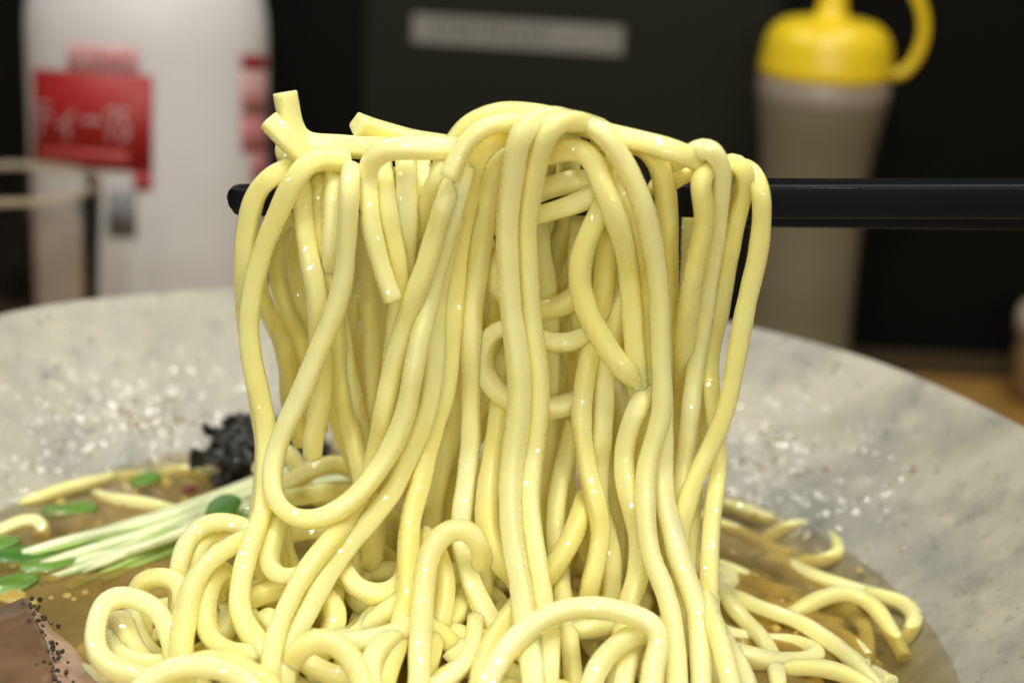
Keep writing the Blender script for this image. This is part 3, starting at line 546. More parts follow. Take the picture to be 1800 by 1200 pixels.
def build_noodles():
    rng = np.random.RandomState(11)
    chains = []
    for d in NOOD:
        pts = []
        if d['back']:
            xb, yb = d['back']; x0 = d['pts'][0][0]; y0 = d['pts'][0][1]
            for (x, y, Y) in [(xb, yb, 16), ((xb + x0) / 2 - 10, (yb + 380) / 2 + 40, 15), (x0 - 6, 400, 14), (x0, 330, 11), (x0, y0 + 22, 7)]:
                pts.append((x, y, Y + rng.uniform(-1.5, 1.5)))
        for p in d['pts']:
            dy = p[2] if len(p) > 2 else 0
            pts.append((p[0], p[1], d['base'] + dy + d['drift'] * drift(p[1])))
        P = np.array([at(x, y, Y) for x, y, Y in pts])
        def tail(P, y):
            if y < 840: return P
            e = P[-1]; g = P[-1] - P[-2]; g = g / (np.linalg.norm(g) + 1e-6)
            h = max(0, e[2] - (SZ - 5)); q = []
            if h > 3:
                q.append(e + g * 3 + np.array([0, rng.uniform(-1, 2), -h * .35])); q.append(np.array([q[0][0] + rng.uniform(-4, 4), q[0][1] + rng.uniform(-3, 3), SZ - 1]))
            l = (q or [e])[-1]; q.append(np.array([l[0] + rng.uniform(-8, 8), l[1] + rng.uniform(-6, 6), SZ - 6]))
            return np.vstack([P] + q)
        P = tail(P, pts[-1][1])
        P = tail(P[::-1], pts[0][1])[::-1]
        chains.append([resample(catmull(P, 0.8), 1.6), d['r'], d['label'], d['group']])
    for label, group, pts, r in NZ:
        P = np.array([atz(x, y, SZ + z - (.7 if x > 1240 else .4)) for x, y, z in pts])
        chains.append([resample(catmull(P, 0.8), 1.6), r, label, group])
    # the tangle heaped in the broth under the bundle
    def heap(x, y): return 15 * math.exp(-((x + 6) / 42) ** 2 - ((y + 22) / 34) ** 2) + 6 * math.exp(-((x + 54) / 20) ** 2 - ((y + 24) / 20) ** 2)
    for k in range(27):
        if k < 21: c = np.array([rng.normal(-8, 26), rng.normal(-16, 18)])
        else: c = np.array([rng.normal(-48, 8), rng.normal(-22, 9)])
        h = rng.uniform(0, 2 * math.pi); dep = rng.uniform(1.5, 6.0); P = []; cur = rng.choice([-1, 1]) * rng.uniform(.15, .5)
        for i in range(rng.randint(18, 28)):
            P.append((c[0], c[1], SZ + heap(c[0], c[1]) - dep + 1.0 * math.sin(i * .5 + k)))
            h += cur + rng.uniform(-.12, .12); c = c + 4.2 * np.array([math.cos(h), math.sin(h)])
            if rng.uniform() < .06: cur = -cur
            if heap(c[0], c[1]) < 1.5: h += .5 * np.sign(cur)
        P[0] = (P[0][0], P[0][1], P[0][2] - 3); P[-1] = (P[-1][0], P[-1][1], P[-1][2] - 3)
        chains.append([resample(catmull(np.array(P), 0.8), 1.6), RN, 'noodle of the tangle heaped in the broth under the bundle', 'noodles of the tangle in the broth'])
    for k in range(44):                                       # sunken noodles out in the broth
        px, py = (rng.uniform(1240, 1480), rng.uniform(900, 1130)) if k < 32 else (rng.uniform(120, 330), rng.uniform(850, 930))
        c = atz(px, py, SZ - 3)[:2]; h = rng.uniform(-1.1, -.1) if k < 32 else rng.uniform(2.6, 3.6); cur = rng.uniform(-.2, .2); P = []; dz = rng.uniform(-4.4, -2.4)
        for i in range(8):
            P.append((c[0], c[1], SZ + dz + .8 * math.sin(i + k))); h += cur + rng.uniform(-.25, .25); c = c + 5.5 * np.array([math.cos(h), math.sin(h)])
        P = [p for p in P if np.hypot(p[0] - BX, p[1] - BY) < SR - 11]
        if len(P) > 3: chains.append([resample(catmull(np.array(P), 0.8), 1.6), 1.5, 'sunken noodle dimly seen through the broth', 'sunken noodles in the broth'])
    # sticks take part as fixed obstacles
    nreal = len(chains)
    for t, e, r0, r1 in STICKS:
        t, e = np.array(t), np.array(e); n = 130
        P = np.array([t + (e - t) * (i / n) * .55 for i in range(n + 1)])
        chains.append([P, r0 + .55, None, None])
    X = np.vstack([c[0] for c in chains]); ids = np.concatenate([np.full(len(c[0]), i) for i, c in enumerate(chains)])
    idx = np.concatenate([np.arange(len(c[0])) for c in chains]); R = np.concatenate([np.full(len(c[0]), c[1]) for c in chains])
    V = X - CP; D = V @ _d; V = V / D[:, None]          # point = CP + V * D
    U = V @ CR * 295; Wv = V @ CU * 295                  # lateral coordinates at the bundle
    order0 = D.copy(); fixed = ids >= nreal
    cell = 4.4; cu, cw = np.floor(U / cell).astype(int), np.floor(Wv / cell).astype(int)
    grid = {}
    for i, k in enumerate(zip(cu, cw)): grid.setdefault(k, []).append(i)
    I, J = [], []
    for (a, b), L in grid.items():
        L = np.array(L)
        for da, db in ((0, 0), (1, 0), (0, 1), (1, 1), (1, -1)):
            L2 = grid.get((a + da, b + db))
            if L2 is None: continue
            L2 = np.array(L2); A, B = np.meshgrid(L, L2, indexing='ij'); A, B = A.ravel(), B.ravel()
            if da == 0 and db == 0: k = A < B; A, B = A[k], B[k]
            I.append(A); J.append(B)
    I, J = np.concatenate(I), np.concatenate(J)
    k = (ids[I] != ids[J]) | (np.abs(idx[I] - idx[J]) > 7); I, J = I[k], J[k]
    k = np.abs(order0[I] - order0[J]) < 22; I, J = I[k], J[k]
    dd = order0[I] - order0[J]; sw = np.where(np.abs(dd) < 1.6, ids[I] > ids[J], dd > 0); I, J = np.where(sw, J, I), np.where(sw, I, J)    # I in front
    lat2 = (U[I] - U[J]) ** 2 + (Wv[I] - Wv[J]) ** 2
    sep = (R[I] + R[J]) * 1.06
    k = lat2 < sep ** 2; I, J = I[k], J[k]; need = np.sqrt(sep[k] ** 2 - lat2[k])
    starts = np.r_[0, np.cumsum([len(c[0]) for c in chains])]
    wi = np.where(fixed[I], 0, np.where(fixed[J], 1, .5)); wj = np.where(fixed[J], 0, np.where(fixed[I], 1, .5))
    for it in range(340):
        vio = np.maximum(0, need - (D[J] - D[I])) * .6
        num = np.bincount(I, -vio * wi, len(D)) + np.bincount(J, vio * wj, len(D))
        cnt = np.bincount(I, vio > 0, len(D)) + np.bincount(J, vio > 0, len(D))
        step = num / np.maximum(1, cnt) * 1.5
        D = D + np.where(fixed, 0, step)
        off = D - order0
        for c in range(nreal):                              # stay smooth along each noodle
            s, e = starts[c], starts[c + 1]; o = off[s:e]
            if e - s > 4:
                o2 = o.copy(); o2[1:-1] = .25 * o[:-2] + .5 * o[1:-1] + .25 * o[2:]; off[s:e] = o2
        D = order0 + off
    res = np.maximum(0, need - (D[J] - D[I])); print('noodle overlap left: mean %.3f  over 0.6: %.3f' % (res.mean(), (res > .6).mean()))
    X = CP + V * D[:, None]
    for c in range(nreal):
        P = X[starts[c]:starts[c + 1]]
        for _ in range(2): P[1:-1] = .25 * P[:-2] + .5 * P[1:-1] + .25 * P[2:]
        P = resample(catmull(P, 0.6), 0.85); n = len(P)
        t = np.arange(n)
        rad = chains[c][1] * (1 + .035 * np.sin(t * .11 + c) + .025 * np.sin(t * .31 + 2 * c) + .015 * np.sin(t * .73 + c * .7)) * rng.uniform(.96, 1.05)
        sh = SHAPE.get(chains[c][2], (rng.uniform(.86, .98), rng.uniform(2.5, 3.8), rng.uniform(0, 3)))
        Vv, F = sweep(P, rad, n=16, flat=sh[0], power=sh[1], twist=rng.uniform(-.012, .012), phase=sh[2])
        o = mesh('noodle', Vv, F, M_NOODLE)
        o.data.polygons[-1].use_smooth = False; o.data.polygons[-2].use_smooth = False
        tag(o, chains[c][2], 'noodle', chains[c][3])
build_noodles()

# ------------------------------------------------------------------ sanitiser bottle
def sanitizer():
    Y = 275.0
    c = at(261, 150, Y); D = (c - CP) @ _d; k = D / FPX
    r = 209 * k; sq = 0.8
    zpx = lambda py: at(261, py, Y)[2]
    z_sh = zpx(62)
    root = empty('sanitizer_bottle', (c[0], Y, -110), 'large milky white plastic bottle with red printed label at the left', 'bottle')
    prof = [(0.01, -109.8), (r * .93, -109.8), (r * .985, -108), (r, -104)]
    n = 24
    for i in range(n + 1): prof.append((r, -104 + (z_sh + 104) * i / n))
    for i in range(1, 15):
        a = math.pi / 2 * i / 14; prof.append((r - (r * .62) * (1 - math.cos(a)), z_sh + r * .95 * math.sin(a)))
    rn, zn = prof[-1]
    prof += [(rn, zn + 8)]
    vs_, fs = lathe(prof, c[0], Y, 72, sq=sq)
    recalc(mesh('body', vs_, fs, M_PLASTIC, root))
    cap = [(rn + 2.2, zn + 5), (rn + 2.4, zn + 8), (rn + 2.4, zn + 22), (rn + 1, zn + 24), (0.01, zn + 24)]
    vs_, fs = lathe([(rn + .3, zn + 5)] + cap, c[0], Y, 48, sq=sq); recalc(mesh('cap', vs_, fs, simple('white_cap', (.7, .7, .7), .4), root))
    # label pieces hug the body; picture columns -> angle round the bottle
    # the print sits slightly rotated with the camera roll taken out
    tabs = {}
    def surf(px, py, h):
        # print position that is seen at this place of the photographed label
        z = at(px, py, Y - r * sq * .8)[2]
        for _ in range(3):
            A = np.linspace(-math.pi * .985, -math.pi * .015, 80)
            X = np.array([pix((c[0] + (r + h) * math.cos(a), Y + (r * sq + h) * math.sin(a), z))[0] for a in A])
            k0, k1 = int(np.argmin(X)), int(np.argmax(X))
            a = float(np.interp(px, X[k0:k1 + 1], A[k0:k1 + 1]))
            p = (c[0] + (r + h) * math.cos(a), Y + (r * sq + h) * math.sin(a), z)
            z -= (py - pix(p)[1]) * k / math.cos(PITCH)
        return (p[0], p[1], z)
    def patch(name, x0, x1, ytop, ybot, h, m, parent=root, nx=14, skew=True):
        sk = lambda x: (x - x0) * .06
        T = [(x0 + (x1 - x0) * i / nx) for i in range(nx + 1)]
        vs_ = [];
        for hh in (h, h - .25):
            for x in T: vs_.append(surf(x, ytop + sk(x), hh))
            for x in T: vs_.append(surf(x, ybot + sk(x), hh))
        n = nx + 1; fs = []
        for i in range(nx):
            fs += [(i, n + i, n + i + 1, i + 1), (2 * n + i, 2 * n + i + 1, 3 * n + i + 1, 3 * n + i), (i, i + 1, 2 * n + i + 1, 2 * n + i), (n + i, 3 * n + i, 3 * n + i + 1, n + i + 1)]
        fs += [(0, 2 * n, 3 * n, n), (n - 1, 2 * n - 1, 4 * n - 1, 3 * n - 1)]
        return recalc(mesh(name, vs_, fs, m, parent))
    panel = patch('label_panel', 58, 268, 121, 292, .35, M_RED); tag(panel, 'red label panel with white lettering')
    patch('label_tail', 235, 268, 301, 334, .30, M_RED)
    patch('fine_print', 66, 226, 259, 280, .55, simple('dull_red_print', (.40, .05, .05), .5), parent=panel)
    patch('warning_box', 190, 240, 335, 415, .30, M_GREY)
    logo = patch('logo_bar', 118, 244, 76, 122, .28, M_PALEPRINT)
    for y0, y1, m, nm in ((96, 122, M_RED, 'side_mark'), (122, 205, M_PALEPRINT, 'side_print'), (165, 180, M_PINK, 'side_line'), (205, 268, M_PINK, 'side_text_block')):
        patch(nm, 424, 468, y0, y1, .30 + (.1 if nm == 'side_line' else 0), m, nx=6)
    patch('side_tail', 442, 468, 268, 320, .30, M_PINK, nx=5)
    # lettering
    def text(name, body, x0, x1, ybase, height, m, h, par):
        cu = bpy.data.curves.new(name, 'FONT'); cu.body = body; cu.fill_mode = 'BOTH'; cu.offset = 0.008; cu.resolution_u = 3
        ob = bpy.data.objects.new(name, cu); C.objects.link(ob)
        bpy.context.view_layer.update()
        me = bpy.data.meshes.new_from_object(ob.evaluated_get(bpy.context.evaluated_depsgraph_get()))
        bpy.data.objects.remove(ob)
        bm = bmesh.new(); bm.from_mesh(me)
        bmesh.ops.triangulate(bm, faces=bm.faces)
        bmesh.ops.subdivide_edges(bm, edges=[e for e in bm.edges if e.calc_length() > .25], cuts=2)
        bm.to_mesh(me); bm.free()
        co = np.array([v.co[:] for v in me.vertices]) if len(me.vertices) else np.zeros((0, 3))
        if not len(co): return
        mn, mx = co.min(0), co.max(0)
        for v, p in zip(me.vertices, co):
            px = x0 + (p[0] - mn[0]) / (mx[0] - mn[0]) * (x1 - x0); py = ybase - (p[1] - mn[1]) / (mx[1] - mn[1]) * height + (px - x0) * .06
            v.co = W(surf(px, py, h))
        me.materials.clear(); me.materials.append(m)
        o = bpy.data.objects.new(name, me); C.objects.link(o); o.parent = par; o.matrix_parent_inverse = Matrix.Identity(4)
    text('lettering', 'ティー75', 54, 228, 243, 66, M_WHITEPRINT, .62, panel)
    text('logo_lettering', 'CBMS', 128, 240, 116, 34, M_PINK, .5, logo)
sanitizer()

# ------------------------------------------------------------------ squeeze bottle with yellow cap
def squeeze():
    Y = 285.0
    c = at(1450, 130, Y); D = (c - CP) @ _d; k = D / FPX
    z0 = c[2]; zz = lambda py: z0 - (py - 130) * k / math.cos(PITCH) * 1.0
    root = empty('squeeze_bottle', (c[0], Y, -110), 'cloudy squeeze bottle of seasoning with a bright yellow nozzle cap', 'bottle')
    bx = c[0]
    body = [(0.01, -109.8), (98 * k, -109.8), (101 * k, -107), (101 * k, zz(640))]
    body += [(96 * k, zz(560)), (94 * k, zz(460)), (94 * k, zz(360)), (96 * k, zz(300)), (101 * k, zz(250)), (109 * k, zz(205)), (113 * k, zz(178))]
    body += [(113 * k, zz(172))]
    vs_, fs = lathe([tuple(p) for p in resample(np.array([(a, b, 0) for a, b in body]), 2.0)[:, :2]], bx, Y, 64); recalc(mesh('body', vs_, fs, M_SQUEEZE, root))
    vs_, fs = lathe([(113.5 * k, zz(174)), (115 * k, zz(170)), (115 * k, zz(134)), (110 * k, zz(131))], bx, Y, 64); recalc(mesh('collar', vs_, fs, M_COLLAR, root))
    cap = [(108 * k, zz(136)), (116 * k, zz(133)), (117 * k, zz(122)), (114 * k, zz(104))]
    for i in range(9):
        a = math.pi / 2 * i / 8; cap.append(((62 + 50 * math.cos(a)) * k, zz(92 - 52 * math.sin(a))))
    cap += [(40 * k, zz(36)), (29 * k, zz(33)), (26 * k, zz(22)), (20 * k, zz(-20)), (14 * k, zz(-75)), (11 * k, zz(-110)), (0.01, zz(-112))]
    vs_, fs = lathe(cap, bx, Y, 64); recalc(mesh('nozzle_cap', vs_, fs, M_YELLOW, root))
    L = [(1556, 134), (1588, 127), (1612, 98), (1624, 58), (1621, 20), (1606, -16), (1580, -58), (1548, -92), (1512, -112), (1484, -118)]
    P = catmull(np.array([at(x, y, Y) for x, y in L]), .8)
    V, F = sweep(P, 2.0, n=10, power=2.2, flat=.8); mesh('tether_strap', V, F, M_YELLOW, root)
    vs_, fs = lathe([(0.01, zz(-140)), (13 * k, zz(-138)), (16 * k, zz(-130)), (16 * k, zz(-104)), (12.5 * k, zz(-103))], bx, Y, 32); recalc(mesh('tip_cover', vs_, fs, M_YELLOW, root))
squeeze()

# ------------------------------------------------------------------ drinking glass with water
def tumbler():
    Y = 205.0
    c = at(22, 320, Y); D = (c - CP) @ _d; k = D / FPX
    r = 152 * k; zr = c[2]; rb = r * .84
    root = empty('drinking_glass', (c[0], Y, -110), 'clear drinking glass of water at the left, in front of the bottle', 'glass')
    n = 16; out = [(rb + (r - rb) * i / n, -109.8 + (zr + 109.8) * i / n) for i in range(n + 1)]
    inn = [(a - 1.4, max(b, -104)) for a, b in reversed(out)]
    prof = [(0.01, -109.8)] + out + [(r - .3, zr + .6), (r - 1.1, zr + .6)] + inn + [(0.01, -104)]
    vs_, fs = lathe(prof, c[0], Y, 72); recalc(mesh('tumbler', vs_, fs, M_GLASS, root))
    m, nt, b = mat('rim_highlight_glass'); b.inputs['Base Color'].default_value = (.62, .52, .36, 1); b.inputs['Roughness'].default_value = .2; b.inputs['Alpha'].default_value = .4  # tan tint paints a warm highlight onto the clear rim
    vs_, fs = lathe([(r + .1, zr - 1.4), (r + .25, zr), (r - .6, zr + 1.0), (r - 1.6, zr), (r - 1.5, zr - 1.4)], c[0], Y, 72); recalc(mesh('rim', vs_, fs, m, root))
    zw = at(100, 385, Y)[2]
    m = M_WATER
    rr = lambda z: rb + (r - rb) * (z + 109.8) / (zr + 109.8) - 1.75
    vs_, fs = lathe([(0.01, -103.5), (rr(-103.5), -103.5)] + [(rr(-103.5 + (zw + 103.5) * i / 8), -103.5 + (zw + 103.5) * i / 8) for i in range(1, 9)] + [(0.01, zw)], c[0], Y, 64)
    o = recalc(mesh('drinking_water', vs_, fs, m)); tag(o, 'clear water in the drinking glass at the left', 'water')
tumbler()

def pot():
    Y = 300.0
    c = at(1846, 560, Y); D = (c - CP) @ _d; k = D / FPX; z = c[2]; r = 55 * k
    root = empty('condiment_pot', (c[0], Y, -110), 'cream lidded pot just showing at the right edge', 'pot')
    vs_, fs = lathe([(0.01, -109.8), (r * .8, -109.8), (r * .95, -106), (r * .92, -98), (r * .9, z - 6), (0.01, z - 6)], c[0], Y, 40); recalc(mesh('body', vs_, fs, simple('brown_pot', (.24, .15, .07), .4), root))
    vs_, fs = lathe([(r * .9, z - 6), (r * 1.02, z - 5.5), (r * 1.04, z + 1), (r * .9, z + 5), (r * .5, z + 8), (r * .15, z + 9), (r * .16, z + 13), (0.01, z + 14)], c[0], Y, 40); recalc(mesh('lid', vs_, fs, M_CERAM, root))
pot()

# ------------------------------------------------------------------ toppings
def seaweed():
    from mathutils import noise as N
    q = atz(455, 800, SZ + 5); root = empty('seaweed_clump', (q[0], q[1], SZ), 'crumpled black seaweed clump behind the noodles on the left', 'seaweed')
    rng = random.Random(4)
    for k in range(11):
        nu, nv = 34, 22; sd = Vector((k * 7.3, k * 3.1, k * 1.7)); a0 = rng.uniform(0, 6.28); tilt = rng.uniform(-.9, .9)
        c = np.array([q[0] - 3 + rng.uniform(-9, 11), q[1] + rng.uniform(-3, 5), SZ + 2.5 + 6 * k / 10])
        vs_, fs = [], []
        for i in range(nu + 1):
            for j in range(nv + 1):
                u, v = i / nu * 2 - 1, j / nv * 2 - 1
                e = 1 + .18 * N.noise(Vector((u * 3, v * 3, k)))
                p = Vector((u * 9 * e, v * 6.5 * e, 0)); w = Vector((u * 1.3, v * 1.1, 0)) + sd
                p += Vector((N.noise(w * 1.5) * 4, N.noise(w * 1.5 + Vector((5, 0, 0))) * 4, N.noise(w * 1.2 + Vector((0, 9, 0))) * 5.5 + N.noise(w * 3.2) * 3.2 + N.noise(w * 7) * 1.1))
                x, y, z = p; y, z = y * math.cos(tilt) - z * math.sin(tilt), y * math.sin(tilt) + z * math.cos(tilt)
                x, y = x * math.cos(a0) - y * math.sin(a0), x * math.sin(a0) + y * math.cos(a0)
                vs_.append(c + np.array([x * .95, y * .7, max(z, SZ - 3 - c[2])]))
        for i in range(nu):
            for j in range(nv): a = i * (nv + 1) + j; fs.append((a, a + 1, a + nv + 2, a + nv + 1))
        o = mesh('seaweed_sheet', vs_, fs, M_NORI, root)
        sol = o.modifiers.new('thickness', 'SOLIDIFY'); sol.thickness = 0.0004
seaweed()

def leaf_mesh(name, c, ax, wid, m, parent=None, curl=.25, n=14):
    """heart-shaped cotyledon: c centre, ax long axis vector, wid half width vector"""
    c, ax, wid = map(np.array, (c, ax, wid)); up = np.cross(ax, wid); up = up / (np.linalg.norm(up) + 1e-9)
    if up[2] < 0: up = -up
    L = np.linalg.norm(ax); vs_, fs = [], []
    rows, cols = 12, 9
    for side in (0, 1):
        for i in range(rows + 1):
            t = i / rows; w = math.sin(math.pi * min(1, t ** .75 * 1.0)) ** .6 if 0 < t < 1 else 0.02
            for j in range(cols):
                s = j / (cols - 1) * 2 - 1
                notch = -.16 * (1 - abs(s)) if t > .8 else 0
                h = curl * L * (-(s * w) ** 2 * .5 - (t - .5) ** 2) + .02 * L * math.sin(7 * t + 3 * s)
                vs_.append(c + ax * (t * 2 - 1 + notch * (t - .8) * 5) + wid * s * w + up * (h - side * .35))
    n1 = (rows + 1) * cols
    for i in range(rows):
        for j in range(cols - 1):
            a = i * cols + j; fs.append((a, a + 1, a + cols + 1, a + cols)); fs.append((n1 + a, n1 + a + cols, n1 + a + cols + 1, n1 + a + 1))
    for i in range(rows):
        for j in (0, cols - 1):
            a = i * cols + j; b = a + cols; fs.append((a, b, n1 + b, n1 + a))
    o = mesh(name, vs_, fs, m, parent); recalc(o); return o

def sprouts():
    rng = random.Random(7)
    # stems: left end (px, py, dz), mid, right end inside the bundle
    paths = [
        ([(40, 975, 0), (130, 948, 1.5), (240, 923, 3), (340, 893, 5), (430, 858, 7), (520, 828, 8), (600, 815, 8)], 1.5, 0),
        ([(60, 1000, -.5), (140, 972, 1), (250, 940, 3), (350, 903, 5), (440, 870, 7), (530, 842, 8), (610, 826, 8)], 1.5, 0),
        ([(95, 1018, -1), (180, 985, 1), (270, 955, 3), (360, 920, 5), (445, 886, 6.5), (530, 858, 7), (610, 842, 7)], 1.4, 0),
        ([(20, 985, -1), (120, 958, .6), (220, 934, 2), (320, 905, 4), (410, 872, 6), (500, 842, 7), (590, 822, 7)], 1.2, 1),
        ([(150, 1010, -1), (220, 980, .8), (300, 945, 2.5), (380, 908, 4.5), (460, 872, 6), (550, 846, 6.5)], 1.3, 0),
        ([(80, 965, -.5), (180, 935, 1.5), (290, 902, 3.5), (390, 868, 6), (470, 838, 7.5), (560, 812, 8)], 1.3, 0),
        ([(120, 1035, -1.5), (200, 1000, -.3), (280, 965, 1), (350, 935, 2.5), (430, 900, 4), (520, 872, 5)], 1.1, 1),
        ([(50, 1022, -1.5), (130, 998, -.5), (210, 972, .5), (290, 943, 2), (370, 912, 4), (450, 880, 5), (540, 855, 5)], 1.1, 1),
        ([(10, 1000, -1.5), (90, 985, -.5), (170, 962, .4), (260, 935, 2), (350, 905, 4), (440, 872, 5), (530, 845, 6)], 1.1, 1),
        ([(180, 1022, -1.4), (240, 995, -.6), (300, 970, .3), (355, 945, 1.5), (420, 912, 3)], 1.0, 1),
    ]
    labels = ['uppermost pale sprout stem of the bundle', 'thick pale sprout stem just below the uppermost', 'pale sprout stem along the lower side of the bundle', 'slim greenish stem between the two uppermost pale stems',
              'short pale stem at the fanned lower end', 'pale stem along the back edge of the bundle', 'lowest green stem trailing in the broth', 'thin green stem dipping into the broth', 'thin green stem reaching the left leaves', 'shortest thin green stem under the fan']
    for (pts, r, g), lab in zip(paths, labels):
        P = catmull(np.array([atz(x, y, SZ + z) for x, y, z in pts]), 1.0); n = len(P)
        rad = r * (1.0 - .25 * np.linspace(1, 0, n) ** 2) * (1 + .05 * np.sin(np.arange(n) * .21 + r * 9))
        V, F = sweep(P, rad, n=9, power=2.0)
        o = mesh('sprout', V, F, M_STEMG if g else M_STEM); tag(o, lab, 'sprout', 'bundle of sprouts lying on the broth')
    for q in range(16):
        a, b = rng.sample(paths[:9], 2); t = rng.uniform(.2, .8); n = min(len(a[0]), len(b[0])); j = rng.uniform(-6, 6)
        pts = [tuple(u * t + w * (1 - t) for u, w in zip(a[0][i], b[0][i])) for i in range(n)]
        P = catmull(np.array([atz(x, y + j * (1 - i / n) + rng.uniform(-2, 2), SZ + z + rng.uniform(-.6, .9)) for i, (x, y, z) in enumerate(pts)]), 1.0)
        V, F = sweep(P, rng.uniform(.5, .8) * (1 + .06 * np.sin(np.arange(len(P)) * .3 + q)), n=7, power=2.0)
        tag(mesh('sprout', V, F, rng.choice([M_STEM, M_STEM, M_STEMG])), 'thin pale stem inside the sprout bundle', 'sprout', 'thin stems inside the sprout bundle')
    def lf(px, py, dz, ax, wid, m, lab):
        o = leaf_mesh('sprout_leaf', atz(px, py, SZ + dz), ax, wid, m); tag(o, lab, 'leaf')
    c = at(392, 893, atz(392, 893, SZ + 9)[1])
    lf(393, 893, 8.5, (3.6, 1.5, 1.2), (-.3, 1.6, 2.6), M_LEAF, 'dark green round leaf resting on the thick end of the sprouts')
    lf(446, 900, 6.5, (3.6, 1.2, 1.0), (.3, 1.8, 1.6), M_LEAFB, 'bright green leaf tucked between sprouts and hanging noodles')
    lf(122, 890, .8, (6.0, .8, .3), (.5, 3.4, .5), M_LEAFB, 'bright green leaf floating at the left of the broth')
    lf(30, 972, .8, (6.5, 2, .2), (-1, 4.0, .6), M_LEAF, 'dark green leaf at the left end of the sprouts')
    lf(85, 985, .9, (5.2, 2.4, .3), (-1, 3.4, .4), M_LEAFB, 'mid green leaf overlapping the thin green stems')
    lf(18, 1022, 1.2, (5, 2.6, .6), (-1.4, 3.0, .6), M_LEAFB, 'pale edged green leaf above the pork at the left edge')
    lf(257, 838, .8, (3.4, 1, .2), (.2, 3.6, .4), M_LEAFB, 'small green leaf floating near the seaweed')
    lf(-8, 950, .9, (5, 1, .3), (0, 3, .4), M_LEAFB, 'green leaf cut by the left picture edge')
    o = leaf_mesh('pepper_flake', atz(333, 857, SZ + .8), (1.6, .3, 0), (.1, 1.3, .2), simple('dark_red_flake', (.16, .02, .015), .4)); tag(o, 'tiny dark red flake floating beside the seaweed', 'flake')
sprouts()

def pork():
    from mathutils import noise as N
    # slice of pork lying at the lower left, its peppered edge running away from the camera
    root_c = atz(40, 1150, SZ)
    root = empty('pork_slice', (root_c[0], root_c[1], SZ - 2), 'brown braised pork slice with black pepper edge at the lower left', 'pork')
    # edge line in the picture (top of the crust)
    edge = catmull(np.array([atz(x, y, SZ + 4.2) for x, y in [(48, 1052), (60, 1075), (72, 1100), (84, 1130), (92, 1160), (98, 1195), (102, 1240), (104, 1300)]]), 1.0)
    edge = resample(edge, .8); n = len(edge)
    def sheet(name, offs, m, sd):
        vs_, fs = [], []
        for i in range(n):
            t = i / (n - 1)
            for j, (dx, dz) in enumerate(offs):
                k = min(1, .35 + 1.2 * t) if True else 1
                p = edge[i] + np.array([dx * k, 0, dz])
                q = Vector(p) * .12
                p = p + np.array([N.noise(q + Vector((sd, 0, 0))), N.noise(q + Vector((0, sd, 0))), N.noise(q * 1.7 + Vector((0, 0, sd)))]) * .8
                vs_.append(p)
        k = len(offs)
        for i in range(n - 1):
            for j in range(k - 1):
                a = i * k + j; fs.append((a, a + 1, a + k + 1, a + k))
        o = mesh(name, vs_, fs, m, root); recalc(o)
        return o
    sheet('meat', [(0.6, -9), (.5, -4), (.3, -1.2), (-.4, 0), (-1.5, .4), (-4, .2), (-7, -.4), (-11, -1.0), (-16, -1.8), (-24, -3), (-30, -6), (-31, -10)], M_MEAT, 3)
    sheet('fat_rim', [(-.8, -.4), (.3, -.2), (1.2, -.5), (3, -1.6), (5.5, -2.6), (8, -3.6), (10, -5), (11, -7), (11, -10)], M_FAT, 8)
    rng = random.Random(3)
    bm = bmesh.new(); bmesh.ops.create_icosphere(bm, subdivisions=2, radius=1)
    for v in bm.verts: v.co *= 1 + .25 * N.noise(v.co * 3)
    me = bpy.data.meshes.new('pepper_grain'); bm.to_mesh(me); bm.free(); me.materials.append(M_PEPPER)
    for i in range(90):
        t = rng.uniform(0, .8); p = edge[int(t * (n - 1))]
        o = bpy.data.objects.new('pepper_grain', me); C.objects.link(o)
        s = rng.uniform(.22, .62)
        o.parent = root; w = W(p + np.array([rng.gauss(.2, 1.25), rng.gauss(0, .6), rng.uniform(-.75, .25)])) - root.location
        o.location = w; o.scale = (s * S, s * S * rng.uniform(.6, 1), s * S * rng.uniform(.5, .9)); o.rotation_euler = (rng.uniform(0, 3), rng.uniform(0, 3), rng.uniform(0, 3))
pork()

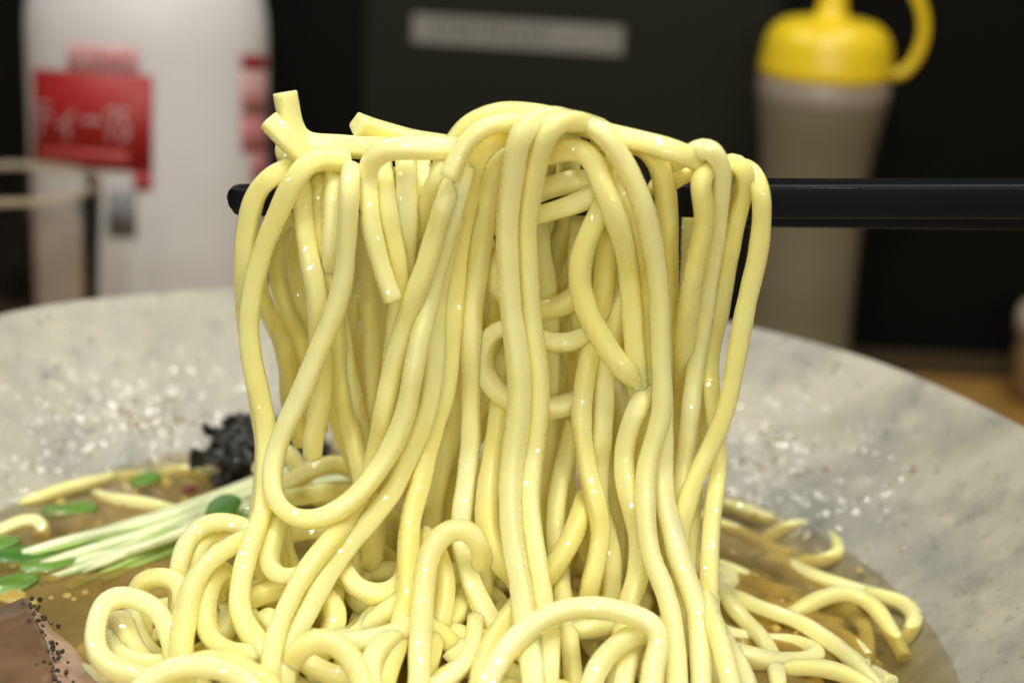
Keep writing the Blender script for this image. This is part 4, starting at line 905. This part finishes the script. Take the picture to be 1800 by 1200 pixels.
def oil():
    rng = random.Random(12); vs_, fs = [], []
    spots = [(22, 1046, 2.6), (60, 1058, 1), (118, 1046, .9), (150, 1040, .7), (130, 1052, .6), (200, 1035, .7), (300, 960, .7), (260, 1000, .6), (90, 1050, .6)]
    spots += [(rng.uniform(1290, 1560), rng.uniform(900, 1150), rng.uniform(.5, 1.3)) for _ in range(14)]
    spots += [(rng.uniform(100, 330), rng.uniform(830, 900), rng.uniform(.5, 1.2)) for _ in range(8)]
    for x, y, r in spots:
        c = atz(x, y, SZ + .3); b = len(vs_); n = 16
        for i, (rr, h) in enumerate(((1, -.35), (.96, .1), (.75, .3), (.4, .42))):
            for k in range(n):
                a = 2 * math.pi * k / n; vs_.append(c + np.array([r * rr * math.cos(a), r * rr * math.sin(a), h * min(1, r)]))
        for i in range(3):
            for k in range(n): fs.append((b + i * n + k, b + i * n + (k + 1) % n, b + (i + 1) * n + (k + 1) % n, b + (i + 1) * n + k))
        fs.append(tuple(b + 3 * n + k for k in range(n)))
    o = mesh('oil_drops', vs_, fs, M_OIL); tag(o, 'golden oil drops floating on the broth', 'oil', kind='stuff')
oil()
def drops():
    rng = random.Random(21); vs_, fs = [], []
    def wall_hit(px, py):
        v = ray(px, py); lo = None
        for t in np.linspace(300, 480, 500):
            p = CP + v * t; rr = math.hypot(p[0] - BX, p[1] - BY)
            if p[1] > 10 and SR < rr < 133 and p[2] < np.interp(rr, [SR, 109, 117, 124, 129.5, 132.6], [SZ, -49.0, -42.2, -35.2, -29.2, -25.6]) + .1: return p
    for x0, x1, y0, y1, n in ((185, 345, 695, 790, 46), (60, 180, 740, 830, 6), (1275, 1460, 765, 850, 26), (1460, 1640, 850, 1040, 8)):
        for _ in range(n):
            x = rng.gauss((x0 + x1) / 2, (x1 - x0) / 3.6); y = rng.gauss((y0 + y1) / 2, (y1 - y0) / 3.6); p = wall_hit(x, y)
            if p is None: continue
            a = math.atan2(p[1] - BY, p[0] - BX); nrm = np.array([-math.cos(a) * .7, -math.sin(a) * .7, .72]); t1 = np.array([-math.sin(a), math.cos(a), 0]); t2 = np.cross(nrm, t1)
            r = rng.uniform(.35, 1.0); b = len(vs_); m = 12
            for rr, h in ((1, -.2), (.95, .18), (.72, .42), (.38, .56)):
                for k in range(m):
                    q = 2 * math.pi * k / m; vs_.append(p + (t1 * math.cos(q) + t2 * math.sin(q)) * r * rr + nrm * h * r)
            for i in range(3):
                for k in range(m): fs.append((b + i * m + k, b + i * m + (k + 1) % m, b + (i + 1) * m + (k + 1) % m, b + (i + 1) * m + k))
            fs.append(tuple(b + 3 * m + k for k in range(m)))
    m, nt, bs = mat('broth_drop'); bs.inputs['Base Color'].default_value = (.42, .38, .28, 1); bs.inputs['Roughness'].default_value = .05; bs.inputs['Coat Weight'].default_value = 1.0
    tag(recalc(mesh('broth_drops', vs_, fs, m)), 'small glistening broth drops splashed on the bowl wall', 'drops', kind='stuff')
drops()
